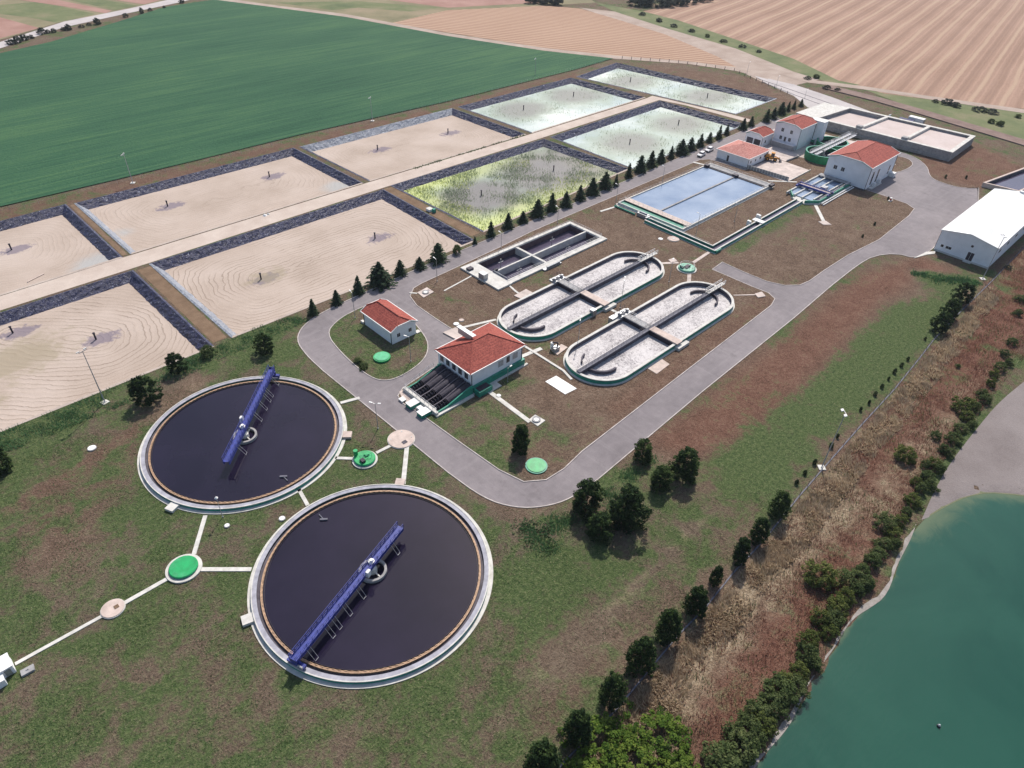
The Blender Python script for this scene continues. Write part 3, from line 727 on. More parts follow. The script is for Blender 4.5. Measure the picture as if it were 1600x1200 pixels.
slab([(862, 549), (871, 556), (887, 544), (877, 539)], 'pink_concrete', .3); slab([(803, 463), (822, 453), (837, 461), (820, 471)], 'yard_concrete', .3)
slab([(1278, 347), (1290, 346), (1299, 352), (1286, 352)], 'yard_concrete', .25); slab([(1179, 460), (1190, 457), (1196, 464), (1184, 466)], 'yard_concrete', .3)
slab([(1044, 407), (1053, 404), (1058, 409), (1049, 412)], 'yard_concrete', .3); slab([(826, 657), (836, 649), (852, 658), (840, 667)], 'white_concrete', .25)
slab([(652, 458), (667, 450), (678, 457), (662, 466)], 'yard_concrete', .25); slab([(1427, 404), (1447, 394), (1462, 393), (1460, 397), (1449, 398)], 'white_concrete', .15)
slab([(692, 521), (712, 513), (745, 530), (735, 537), (715, 533)], 'yard_concrete', .35)
slab([(624, 613), (645, 604), (664, 622), (660, 640), (650, 640), (629, 625)], 'pink_concrete', .22)
slab([(649, 634), (661, 628), (690, 640), (688, 648), (668, 648)], 'white_concrete', .3)
# yard behind the workshop
struct(sheet('paved_yard', [(249.5, 108), (252, 106.4), (267.5, 106.6), (268.5, 122.4), (250, 123.4)], .16, 'yard_concrete'))
struct(sheet('paved_yard', [(268.6, 118), (278, 117.2), (279, 104), (315, 104), (311.5, 131), (313, 141), (270, 141.5), (266.4, 139), (266.4, 123.2), (268.6, 123)], .17, 'yard_concrete'))

# ------------------------------------------------------------ lagoons
def lerp2(a, b, t): return (a[0]+(b[0]-a[0])*t, a[1]+(b[1]-a[1])*t)
def inset(q, d): return offset(q, d, True)
def lagoon(key, label, floor, inl, depth=2.1, pale=(), crust=(), wet=(), vis=1., ws=.8, we_=.3):
    q = LAG[key]; c = (sum(p[0] for p in q)/4, sum(p[1] for p in q)/4)
    t = thing('sludge_lagoon', label, 'lagoon', (c[0], c[1], 0), 'lagoons in two rows')
    rim_o, fl = offset(q, -.55, True), inset(q, 2.4)
    sides = ['near', 'right', 'far', 'left']
    for i in range(4):
        j = (i+1) % 4
        a, b, a2, b2 = q[i], q[j], fl[i], fl[j]
        ao, bo = rim_o[i], rim_o[j]
        L = math.hypot(b[0]-a[0], b[1]-a[1]); n = int(L/1.0); m = 5
        vs = []; fs = []
        for u in range(n+1):
            for w in range(m+2):
                if w == 0: p = lerp2(ao, bo, u/n); z = .06
                else:
                    k = (w-1)/m
                    p0 = lerp2(a, b, u/n); p1 = lerp2(a2, b2, u/n); p = lerp2(p0, p1, k); z = .16-(depth+.2)*k
                e = .0 if w in (0, 1) or u in (0, n) else .13
                vs.append((p[0]+rnd.uniform(-e, e), p[1]+rnd.uniform(-e, e), z+rnd.uniform(-e, e)*.7+(rnd.uniform(0, .1) if w == 1 else 0)))
        for u in range(n):
            for w in range(m+1):
                k = u*(m+2)+w; fs.append((k, k+m+2, k+m+3, k+1))
        MB().add(vs, fs).build('liner_bank', 'liner_pale' if sides[i] in pale else ('sandy_road' if sides[i] == 'near' else 'liner'), t)
    def at_(V):
        d = np.full(len(V), 1e9)
        for p in inl: d = np.minimum(d, seg_dist(V, p, p))
        ring = seg_dist(V, inl[0], inl[-1])*ws - sdist(V, fl)*we_
        if 'marsh' in floor:
            st = np.zeros(len(V))
            for p in inl:
                e = np.hypot((V[:, 0]-p[0])/1.25, V[:, 1]-p[1]); st = np.maximum(st, 1-e/13.)
        else:
            st = np.zeros(len(V))
            for p in inl:
                e = np.hypot((V[:, 0]-p[0]-1.)/1.9, (V[:, 1]-p[1]+.6)); st = np.maximum(st, .95-e/5.5)
        cr = np.zeros(len(V)); we = np.zeros(len(V))
        for (x, y, r, s) in crust: cr = np.maximum(cr, s*(1-np.hypot((V[:, 0]-x), (V[:, 1]-y)*1.5)/r))
        for (x, y, r, s) in wet: we = np.maximum(we, s*(1-np.hypot((V[:, 0]-x), (V[:, 1]-y))/r))
        dpt = np.full(len(V), 1e9)
        for i_, p in enumerate(inl): dpt = np.minimum(dpt, np.hypot((V[:, 0]-p[0])/1.3, V[:, 1]-p[1])/(1.5 if i_ == 1 and floor == 'marsh_yellow' else 1.))
        return {'vis': np.full(len(V), vis), 'depth': dpt, 'edge': sdist(V, fl), 'ring': ring, 'stain': np.clip(st, 0, 1), 'crust': np.clip(cr, 0, 1), 'wet': np.clip(we, 0, 1)}
    P = np.array(fl)
    big = offset(fl, -.5, True)
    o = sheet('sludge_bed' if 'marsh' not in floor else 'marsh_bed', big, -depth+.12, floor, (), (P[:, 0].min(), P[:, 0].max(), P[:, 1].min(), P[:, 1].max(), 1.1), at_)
    o.parent = t; o.location = (-c[0], -c[1], 0)
    for p in inl:
        MB().cyl(p[0], p[1], .22, -depth, -depth+2.0, 10).cyl(p[0], p[1], .32, -depth+1.9, -depth+2.1, 10).build('inlet_pipe', 'dark_metal', t)
    return t
def inl(pts): return ats(pts, -1.9)
lagoon('N1', 'bare tan lagoon nearest the circular tanks, cut by the left edge', 'sand', inl([(20, 520), (150, 530)]), pale=(), crust=[(8, 176, 30, 1.), (-5, 165, 30, .8)], ws=.95, we_=.12)
lagoon('N2', 'bare tan lagoon with swirl lines beside the small red roofed shed', 'sand', inl([(408, 436), (586, 372)]), pale=('left',), crust=[(72, 172, 16, .9)], ws=.7, we_=.45)
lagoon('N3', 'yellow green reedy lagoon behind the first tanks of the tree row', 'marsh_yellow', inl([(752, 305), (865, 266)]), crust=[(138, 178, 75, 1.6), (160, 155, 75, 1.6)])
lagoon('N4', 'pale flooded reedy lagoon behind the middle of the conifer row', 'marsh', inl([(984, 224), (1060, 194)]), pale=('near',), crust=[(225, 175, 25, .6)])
lagoon('F0', 'bare lagoon at the left edge beside the green crop field', 'sand', inl([(-60, 395), (18, 390)]), crust=[(20, 220, 16, .5)], wet=[(40, 208, 22, 1.)], vis=.35)
lagoon('F1', 'bare tan lagoon with two stained inlet posts beside the crop field', 'sand', inl([(262, 322), (421, 276)]), pale=('left',), wet=[(124, 210, 20, 1.), (52, 225, 14, .7)], vis=.45, ws=.6, we_=.5)
lagoon('F2', 'bare pinkish lagoon with pale far bank between dry and flooded ones', 'sand', inl([(590, 234), (700, 208)]), pale=('far',), vis=.3, ws=.5, we_=.6)
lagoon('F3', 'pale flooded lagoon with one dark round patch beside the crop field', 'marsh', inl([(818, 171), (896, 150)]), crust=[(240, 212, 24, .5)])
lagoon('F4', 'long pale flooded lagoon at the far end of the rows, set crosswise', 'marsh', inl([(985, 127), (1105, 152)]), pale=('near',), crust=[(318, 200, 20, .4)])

# reeds: blades in the four flooded lagoons
def blades(name, P, h, w, mat, lean=.25, loc=None, z=0.):
    """P: n x 2 points; one bent blade pair per point"""
    n = len(P)
    a = rng.uniform(0, 2*np.pi, n); hh = h*rng.uniform(.55, 1.25, n); ww = w*rng.uniform(.6, 1.3, n)
    zb = z if np.ndim(z) else np.full(n, z)
    V = np.zeros((n, 3, 3)); dx, dy = np.cos(a), np.sin(a)
    V[:, 0] = np.column_stack([P[:, 0]-dx*ww, P[:, 1]-dy*ww, zb]); V[:, 1] = np.column_stack([P[:, 0]+dx*ww, P[:, 1]+dy*ww, zb])
    la = 2.2+2.4*vnoise(P, .35, 77)+rng.normal(0, .55, n); ll = lean*hh*rng.uniform(.2, 1.4, n)
    V[:, 2] = np.column_stack([P[:, 0]+np.cos(la)*ll, P[:, 1]+np.sin(la)*ll, zb+hh])
    me = bpy.data.meshes.new(name)
    me.from_pydata(V.reshape(-1, 3).tolist(), [], np.arange(3*n).reshape(-1, 3).tolist())
    me.materials.append(MT[mat])
    t = me.attributes.new('tint', 'FLOAT', 'FACE'); t.data.foreach_set('value', np.clip(rng.normal(.5, .22, n), 0, 1).astype(np.float32))
    me.update(); o = bpy.data.objects.new(name, me); COL.objects.link(o)
    return stuff(o)
def vnoise(P, s, seed):
    r = np.random.default_rng(seed); tot = 0
    for k in range(5):
        a = r.uniform(0, 2*np.pi); f = s*(1.4**k); ph = r.uniform(0, 6.28, 2)
        tot = tot+np.sin((P[:, 0]*np.cos(a)+P[:, 1]*np.sin(a))*f+ph[0])*np.sin((P[:, 1]*np.cos(a)-P[:, 0]*np.sin(a))*f+ph[1])
    return tot/2.2
def scatter(poly, n, seed, s=.2, bias=0.):
    P0 = np.array(poly); lo, hi = P0.min(0), P0.max(0); out = []
    while len(out) < 1 or sum(map(len, out)) < n:
        P = rng.uniform(lo, hi, (n*2, 2)); P = P[inpoly(P, poly)]
        P = P[vnoise(P, s, seed)+rng.uniform(-.8, .8, len(P)) > bias]; out.append(P)
    return np.concatenate(out)[:n]
for key, n, lb, px in (('N3', 11000, 'green reeds round the dark patches of the yellow green lagoon', [(752, 305), (865, 266)]), ('N4', 900, 'sparse reeds standing in the flooded lagoon behind the conifers', [(984, 224), (1060, 194)]),
                        ('F3', 800, 'sparse reeds standing in the flooded lagoon by the crop field', [(818, 171), (896, 150)]), ('F4', 1700, 'reeds standing in the long flooded lagoon at the far end', [(985, 127), (1105, 152), (1060, 142)])):
    q = inset(LAG[key], 2.6); ip = ats(px, -1.9)
    P = scatter(q, n*3, ord(key[1])*7+ord(key[0]), .16, .1)
    d = np.min([np.hypot((P[:, 0]-p[0])/1.3, P[:, 1]-p[1]) for p in ip], axis=0)+vnoise(P, .12, 3)*5
    w = np.exp(-((d-13.)/8.)**2)+.10
    P = P[rng.uniform(0, 1, len(P)) < w][:n]
    tag(blades('reeds', P, .75, .085, 'reed', .35, z=-1.98), lb, 'reeds')
P = scatter(inset(LAG['N3'], 2.6), 14000, 5, .1, .0); d = sdist(P, inset(LAG['N3'], 2.4)); P = P[(d < 11+vnoise(P, .1, 9)*5) & (P[:, 0] < 198-vnoise(P, .1, 8)*8)][:3000]
tag(blades('reeds', P, .65, .1, 'reed_yellow', .4, z=-1.98), 'bright yellow green reeds round the edge of the reedy lagoon', 'reeds')

# ------------------------------------------------------------ circular clarifiers
def clarifier(cx, cy, label, pads, skim):
    t = thing('clarifier_tank', label, 'tank', (cx, cy, 0), 'round clarifier tanks')
    MB().ring(cx, cy, 19.7, 20.55, 0, .14, 120).build('base_apron', 'white_concrete', t)
    MB().ring(cx, cy, 19.3, 19.85, 0, .60, 120).build('tank_wall', 'green_paint', t)
    MB().ring(cx, cy, 19.0, 19.88, .60, .74, 120).build('wall_coping', 'rim_grey', t)
    MB().ring(cx, cy, 19.72, 19.90, .741, .82, 120).build('coping_edge', 'white_concrete', t)
    MB().ring(cx, cy, 18.40, 19.1, .02, .22, 120).build('launder_channel', 'dark_concrete', t)
    MB().ring(cx, cy, 18.16, 18.42, .02, .62, 120).build('launder_wall', 'tan_weir', t)
    MB().ring(cx, cy, 18.06, 18.18, .2, .68, 480, zfn=lambda i: .62+.09*(i % 4 < 2)).build('weir_plate', 'tan_weir', t)
    MB().ring(cx, cy, 17.78, 17.83, .2, .50, 120).build('scum_baffle', 'dark_metal', t)
    MB().cyl(cx, cy, 18.1, .02, .36, 120).build('sludge_surface', 'sludge_water', t)
    fw = MB().ring(cx, cy, 1.95, 2.38, .2, .95, 48).build('feed_well', 'grey_concrete', t)
    sp = MB()
    for k in range(3):
        a = k*2.094+.6
        sp.bar((cx, cy, .7), (cx+2.*math.cos(a), cy+2.*math.sin(a), .7), .22)
    sp.cyl(cx, cy, .75, .3, 1.3, 20).build('feed_column', 'white_concrete', t)
    for (px, py, mt) in pads:
        x, y = at(px, py, .3); a = math.atan2(y-cy, x-cx); d = Vector((math.cos(a), math.sin(a))); n = Vector((-d.y, d.x))
        c0 = Vector((cx, cy))+d*19.7; c1 = Vector((cx, cy))+d*21.7
        MB().prism([tuple(c0-n*.9), tuple(c1-n*.9), tuple(c1+n*.9), tuple(c0+n*.9)], .02, .6).build('access_step', mt, t)
    x, y = at(*skim, .6); a = math.atan2(y-cy, x-cx)
    q = Vector((cx+15.4*math.cos(a), cy+15.4*math.sin(a), .5)); e = Vector((math.cos(a+.9), math.sin(a+.9), 0))
    MB().bar(q-e*.7, q+e*.7, .35, .3).bar(q, q+Vector((math.cos(a), math.sin(a), .05))*1.6, .14).build('scum_box', 'slate_concrete', t)
    return t
clarifier(34.9, 111.7, 'round dark tank further from the camera, by the tan lagoons', [(266, 796, 'white_concrete'), (540, 680, 'pink_concrete')], (455, 757))
clarifier(35.0, 66.4, 'round dark tank nearest the camera, in the middle of the front lawn', [(388, 968, 'white_concrete'), (624, 758, 'pink_concrete')], (499, 804))

def scraper(cx, cy, end_px, tip_px, label):
    ex, ey = at(*end_px, 2.4); a = math.atan2(ey-cy, ex-cx); d = Vector((math.cos(a), math.sin(a), 0)); n = Vector((-d.y, d.x, 0)); C = Vector((cx, cy, 0))
    tx, ty = at(*tip_px, 2.9); lt = math.hypot(tx-cx, ty-cy)
    t = thing('scraper_bridge', label, 'bridge', (cx+d.x*19.3, cy+d.y*19.3, 1.18), 'rotating scraper bridges')
    p0 = C+d*19.9; p1 = C-d*lt; Z = Vector((0, 0, 1)); U = .95
    MB().bar(p0+Z*(1.95+U), p1+Z*(1.95+U), 1.0, .06).build('walkway_deck', 'blue_paint', t)
    for s in (-1, 1):
        g = MB().bar(p0+n*s*.54+Z*(1.66+U), p1+n*s*.54+Z*(1.66+U), .14, .75)
        g.build('main_girder', 'blue_paint', t)
        r = MB(); L = (p0-p1).length; k = int(L/1.25)
        for i in range(k+1):
            q = p0.lerp(p1, i/k)+n*s*.62
            r.bar(q+Z*(1.95+U), q+Z*(3.05+U), .06)
            if i < k:
                q2 = p0.lerp(p1, (i+1)/k)+n*s*.62
                r.bar(q+Z*(1.98+U), q2+Z*(2.95+U), .035) if i % 2 else r.bar(q+Z*(2.95+U), q2+Z*(1.98+U), .035)
        for h in (2.05, 2.5, 3.05): r.bar(p0+n*s*.62+Z*(h+U), p1+n*s*.62+Z*(h+U), .07)
        r.build('railing', 'blue_paint', t)
    e = MB().bar(C+d*19.35-n*1.6+Z*1.35, C+d*19.35+n*1.6+Z*1.35, .7, .5)
    for s in (-1, 1): e.bar(C+d*19.35+n*s*.66+Z*1.5, C+d*19.35+n*s*.66+Z*2.4, .3)
    e.bar(C+d*19.9-n*.6+Z*(1.95+U), C+d*19.9+n*.6+Z*(1.95+U), .1, .9)
    ec = e.build('end_carriage', 'blue_paint', t)
    for s in (-1, 1):
        q = C+d*19.35+n*s*1.35
        MB().tube(q-d*.16+Z*1.0, q+d*.16+Z*1.0, .22, 14).build('wheel', 'tyre', ec)
    q = C+d*19.8+n*1.1
    MB().tube(q-n*.45+Z*1.8, q+n*.45+Z*1.8, .2, 10).build('drive_motor', 'steel', ec)
    MB().cyl(cx, cy, .55, 2.94, 3.3, 18).cyl(cx, cy, .3, 3.3, 3.7, 14).cyl(cx, cy, .5, .5, 2.6, 18).build('centre_pivot', 'white_paint', t)
    q = C+d*2.2+n*.9
    MB().prism([tuple((q+d*a_+n*b_)[:2]) for a_, b_ in ((-.4, -.3), (.4, -.3), (.4, .3), (-.4, .3))], 2.5, 3.8).build('control_cabinet', 'white_paint', t)
    for k, (r_, s_) in enumerate(((16.8, 1), (12.6, 1), (10.9, 1), (8.2, 1), (4.6, 1), (-5.4, 1))):
        if -r_ > lt: continue
        q = C+d*r_; b = MB()
        s2 = 1 if True else s_
        sgn = SIDE
        b.bar(q+n*sgn*.6+Z*(1.65+U), q+n*sgn*1.9+Z*.55, .045).bar(q+d*.7+n*sgn*.6+Z*(1.65+U), q+d*.7+n*sgn*1.9+Z*.55, .045)
        b.bar(q+n*sgn*1.9+Z*.55, q+d*.7+n*sgn*1.9+Z*.55, .045).bar(q+n*sgn*1.9+Z*.55, q+n*sgn*1.9+Z*.25, .05)
        b.build('scraper_arm', 'rail_steel', t)
    return t
SIDE = 1
scraper(35.0, 66.4, (457, 1036), (628, 824), 'long blue railed bridge across the round tank nearest the camera')
SIDE = -1
scraper(34.9, 111.7, (420, 590), (358, 722), 'long blue railed bridge across the round tank by the tan lagoons')

# ------------------------------------------------------------ racetrack aeration ditches
def stadium(u0, u1, cy, r, n=28):
    return ([(u1+r*math.cos(-math.pi/2+math.pi*i/n), cy+r*math.sin(-math.pi/2+math.pi*i/n)) for i in range(n+1)]
            + [(u0+r*math.cos(math.pi/2+math.pi*i/n), cy+r*math.sin(math.pi/2+math.pi*i/n)) for i in range(n+1)])
def racetrack(cy, label, u0=110.2, u1=153.0):
    R = 8.9
    t = thing('oxidation_ditch', label, 'tank', ((u0+u1)/2, cy, 0), 'racetrack aeration tanks')
    MB().loop(stadium(u0, u1, cy, R-.42), stadium(u0, u1, cy, R+.12), 0, .28).build('base_apron', 'white_concrete', t)
    MB().loop(stadium(u0, u1, cy, R-.75), stadium(u0, u1, cy, R-.40), 0, 1.25).build('tank_wall', 'green_paint', t)
    MB().loop(stadium(u0, u1, cy, R-.98), stadium(u0, u1, cy, R-.30), 1.25, 1.42).build('wall_coping', 'white_concrete', t)
    MB().loop(stadium(u0, u1, cy, R-.95), stadium(u0, u1, cy, R-.752), .1, 1.25).build('inner_lining', 'dark_concrete', t)
    MB().prism(stadium(u0, u1, cy, R-.955), .08, .22).build('foam_surface', 'foam', t)
    MB().box(u0-7.9, u1+7.9, cy-.22, cy+.22, .2, 1.55).build('centre_wall', 'dark_concrete', t)
    MB().box(u0-8.3, u1+3.0, cy-.55, cy+.55, 1.56, 1.72).build('walkway_slab', 'slate_concrete', t)
    MB().rail([(u0-8.2, cy-.5, 1.72), (u1+3., cy-.5, 1.72)], 1.05, 2.2, .025).rail([(u0-8.2, cy+.5, 1.72), (u1+3., cy+.5, 1.72)], 1.05, 2.2, .025).build('railing', 'dark_metal', t)
    MB().box(u1+2.2, u1+10.4, cy-.6, cy+.6, 1.74, 1.9).build('footbridge', 'white_concrete', t)
    MB().rail([(u1+2.2, cy-.6, 1.9), (u1+10.4, cy-.6, 1.9)], 1.1, 1.3, .05).rail([(u1+2.2, cy+.6, 1.9), (u1+10.4, cy+.6, 1.9)], 1.1, 1.3, .05).build('railing', 'rail_steel', t)
    MB().arcwall(u0-.3, cy, 4.4, .34, math.pi*.55, math.pi*.80, .3, .95, 8).build('guide_wall', 'dark_concrete', t)
    MB().arcwall(u0-.3, cy, 4.4, .5, math.pi*.98, math.pi*1.55, .3, 1.1, 14).build('guide_wall', 'dark_concrete', t)
    MB().arcwall(u1+.6, cy, 4.0, .4, math.pi*.02, math.pi*.5, .3, 1.0, 10).build('guide_wall', 'dark_concrete', t)
    MB().arcwall(u1+.6, cy, 4.0, .4, -math.pi*.5, -math.pi*.02, .3, 1.0, 10).build('guide_wall', 'dark_concrete', t)
    ux = 129.6
    MB().box(ux-1.1, ux+1.1, cy+.3, cy+9.3, 1.44, 1.74).build('cross_bridge', 'grey_concrete', t)
    MB().box(ux-.9, ux+1.3, cy-9.0, cy-.3, 1.44, 1.74).build('cross_bridge', 'pink_concrete', t)
    MB().box(ux-1.0, ux+1.1, cy-8.0, cy-.6, .2, 1.44).box(ux-.9, ux+1.0, cy+.6, cy+8., .2, 1.44).build('rotor_housing', 'dark_metal', t)
    MB().rail([(ux-1.0, cy+.6, 1.74), (ux-1.0, cy+9, 1.74)], 1., 1.6, .03).rail([(ux+1.0, cy+.6, 1.74), (ux+1.0, cy+9, 1.74)], 1., 1.6, .03).build('railing', 'rail_steel', t)
    m = MB().box(ux-2.2, ux+2.2, cy+7.9, cy+10.2, 1.1, 1.75)
    for k in (-1.5, 0, 1.4):
        m.tube((ux+k-.5, cy+9., 2.15), (ux+k+.5, cy+9., 2.15), .34, 10); m.box(ux+k-.3, ux+k+.3, cy+8.4, cy+8.9, 1.75, 2.6)
    m.build('rotor_drive', 'steel', t)
    MB().rail([(ux-2.2, cy+10.2, 1.75), (ux+2.2, cy+10.2, 1.75)], 1., 1.1, .03).build('railing', 'dark_metal', t)
    MB().box(ux-5.6, ux-4.2, cy-9.2, cy-7.9, .0, 2.0).build('sampling_box', 'steel', t) if cy > 90 else MB().box(ux-4.6, ux-2.6, cy+8.7, cy+10.1, 0, 1.9).build('control_cabinet', 'steel', t)
    MB().box(ux-1.1, ux+3.4, cy-9.9, cy-8.6, 0, .9).build('access_step', 'white_concrete', t)
    return t
racetrack(103.25, 'oval tank of pale foam behind the hipped red roof, nearer the lagoons')
racetrack(79.6, 'oval tank of pale foam nearest the wide road on the right')

def unit(name, label, cat, x, y, parts, group=None):
    t = thing(name, label, cat, (x, y, 0), group)
    for nm, mb, mt in parts: mb.build(nm, mt, t)
    return t
x, y = at(868, 547, .3)
unit('blower_unit', 'small grey blower on the pad between the two oval tanks', 'machine', x, y, [
    ('housing', MB().box(x-.9, x+.9, y-.6, y+.6, .3, 1.3), 'steel'), ('silencer', MB().cyl(x-.3, y+1., .4, .3, 2.2, 14), 'white_paint'), ('pipe', MB().tube((x+.6, y, 1.3), (x+.6, y, 2.3), .2).tube((x+.6, y, 2.3), (x-.3, y+1, 2.2), .18), 'dark_metal')])

# ------------------------------------------------------------ sunken rectangular thickener
def thickener():
    t = thing('thickener_tank', 'sunken rectangular tank of four dark cells beside the conifer road', 'tank', (137.8, 128.8, 0))
    w = MB()
    w.box(114.2, 119.6, 120.2, 136.4, 0, .62)
    w.box(119.6, 161.2, 135.2, 136.4, 0, .62).box(119.6, 161.2, 120.4, 122.4, 0, .62).box(160.0, 161.2, 122.4, 135.2, 0, .62)
    w.build('rim_slab', 'white_concrete', t)
    s = MB().box(119.5, 160.1, 135.19, 135.5, -2.6, .1).box(119.5, 160.1, 122.2, 122.41, -2.6, .1).box(119.3, 119.61, 122.3, 135.3, -2.6, .1).box(159.98, 160.3, 122.3, 135.3, -2.6, .1)
    s.build('pit_wall', 'pit_concrete', t)
    MB().box(119.6, 160, 128.0, 128.55, -2.5, .5).build('long_partition', 'white_concrete', t)
    MB().box(135.2, 136.0, 122.4, 128.0, -2.5, .46).box(135.2, 136.0, 128.55, 135.2, -2.5, .46).build('cross_partition', 'white_concrete', t)
    for (a, b, c, d) in ((119.6, 135.2, 122.4, 128), (136, 160, 122.4, 128), (119.6, 135.2, 128.55, 135.2), (136, 160, 128.55, 135.2)):
        MB().box(a, b, c, d, -2.6, -1.75).build('water_surface', 'tank_water', t)
    MB().rail([(119.8, 135.4, .62), (160.6, 135.4, .62)], 1.05, 2.2, .03).rail([(119.8, 122.2, .62), (160.6, 122.2, .62), (160.6, 135.4, .62)], 1.05, 2.4, .03).build('railing', 'rail_steel', t)
    MB().box(114.3, 116.0, 126.4, 128.6, .62, 2.3).build('control_cabinet', 'steel', t)
    MB().box(114.7, 116.4, 133.0, 134.4, .62, 1.2).tube((119.9, 128.3, .9), (121.3, 128.3, .9), .45).build('pump', 'dark_metal', t)
    MB().tube((119.8, 128.3, 1.), (119.8, 122.4, 1.), .16).build('pipe', 'steel', t)
    MB().box(131.8, 139.0, 119.3, 120.38, .0, .55).tube((133, 119.6, .9), (138.5, 119.6, .9), .3).build('valve_gallery', 'steel', t)
    for (a, c) in ((127, 125), (148, 125), (126, 131.8), (148, 131.8)):
        MB().cyl(a, c, .12, -1.8, 1.1, 8).tube((a-1, c, .1), (a+1, c, .1), .09).build('mixer', 'steel', t)
thickener()

# ------------------------------------------------------------ settling pool with two bays
def pool():
    t = thing('settling_pool', 'rectangular pool of two pale blue bays beside the conifer road', 'tank', (212, 122, 0))
    x0, x1, y0, y1 = 184.6, 241.5, 108.2, 135.4
    MB().box(x0-.6, x1+.5, y0-.5, y1+.5, 0, .2).build('base_apron', 'white_concrete', t)
    w = MB().box(x0, x1, y1-.5, y1, .2, .95).box(x0, x1, y0, y0+.5, .2, .95).box(x0, x0+.4, y0+.5, y1-.5, .2, .95).box(x1-.4, x1, y0+.5, y1-.5, .2, .95)
    w.build('tank_wall', 'white_concrete', t)
    MB().box(x0+5.2, x0+5.6, y0+.5, y1-.5, .3, .95).box(x0+.4, x0+5.2, y0+.5, y1-.5, .2, .55).build('end_channel', 'green_paint', t)
    MB().box(x0+2.9, x0+5.6, y0+.4, y1-.4, .955, 1.1).build('near_walkway', 'pink_concrete', t)
    MB().box(x1-4.0, x1-1.2, y0+.4, y1-.4, .96, 1.12).build('far_walkway', 'grey_concrete', t)
    MB().box(x1-4.6, x1-4.2, y0+.5, y1-.5, .3, .9).build('scum_trough', 'dark_metal', t)
    MB().box(x0+5.6, x1-4.6, 121.3, 121.9, .2, 1.0).build('centre_wall', 'grey_concrete', t)
    for a, b in ((y0+.5, 121.3), (121.9, y1-.5)):
        MB().box(x0+5.6, x1-.4, a, b, .25, .66).build('water_surface', 'pool_water', t)
    MB().rail([(x0+.2, y0+.2, .95), (x1-.2, y0+.2, .95)], 1.05, 1.8, .035).build('railing', 'white_paint', t)
    MB().rail([(x1-1.2, y0+.2, 1.1), (x1-1.2, y1-.4, 1.1)], 1.05, 2., .03).rail([(x0+3., y0+.5, 1.1), (x0+3., y1-.5, 1.1)], 1.05, 2., .03).rail([(x0+.2, y1-.2, .95), (x1, y1-.2, .95)], 1.0, 2.6, .02).build('railing', 'rail_steel', t)
    MB().box(x1-5.2, x1-3.6, 120.6, 122.6, 1., 1.7).box(x1-5.2, x1-3.6, y1-2., y1-.4, 1., 1.7).box(x1-3., x1-.6, y0-1.0, y0+.2, .8, 1.6).build('sluice_gate', 'dark_metal', t)
    MB().box(x0-2.0, x0-.4, 121.5, 125.5, 0, 1.3).tube((x0-1.2, 122, 1.5), (x0-1.2, 125, 1.5), .35).build('sluice_gate', 'steel', t)
pool()
def channel():
    t = thing('open_channel', 'long narrow green walled water channel running round the pool lawn', 'channel', (181.2, 94.5, 0))
    pts = [(181.6, 120.5), (181.0, 94.2), (236.5, 94.8)]
    MB().wallpath(pts, 3.3, 0, .16).build('base_apron', 'white_concrete', t)
    for s, mt in ((1.12, 'green_paint'), (-1.12, 'green_paint')):
        MB().wallpath(offset(pts, s), .3, .1, .95).build('channel_wall', mt, t)
        MB().wallpath(offset(pts, s), .46, .95, 1.08).build('wall_coping', 'white_concrete', t)
    MB().wallpath(pts, 1.9, .1, .42).build('water_surface', 'tank_water', t)
    MB().box(208, 210, 93, 97.0, 1.1, 1.35).build('crossing_slab', 'white_paint', t); MB().box(211, 211.8, 95.9, 97.4, .2, 2.1).build('flow_meter', 'white_paint', t); MB().box(205, 205.8, 95.9, 97.2, .2, 1.8).build('flow_meter', 'white_paint', t)
    MB().box(180., 182.6, 92.4, 93.2, 0, 1.0).build('outfall_wall', 'green_paint', t)
    MB().rail([(182.8, 120, .2), (182.8, 97, .2)], 1., 2., .03).build('railing', 'rail_steel', t)
channel()
def pipes():
    t = thing('pipe_bundle', 'green painted pipes laid along the near end of the pool', 'pipes', (183.2, 122, 0))
    for k, (x, a, b) in enumerate(((182.6, 109.4, 121.0), (183.5, 109.0, 120.4), (182.3, 126, 134.8))):
        MB().tube((x, a, .5), (x, b, .5), .3, 10).build('pipe', 'green_paint', t)
    MB().box(182, 184, 120.9, 121.6, 0, 1.1).build('support', 'steel', t)
pipes()

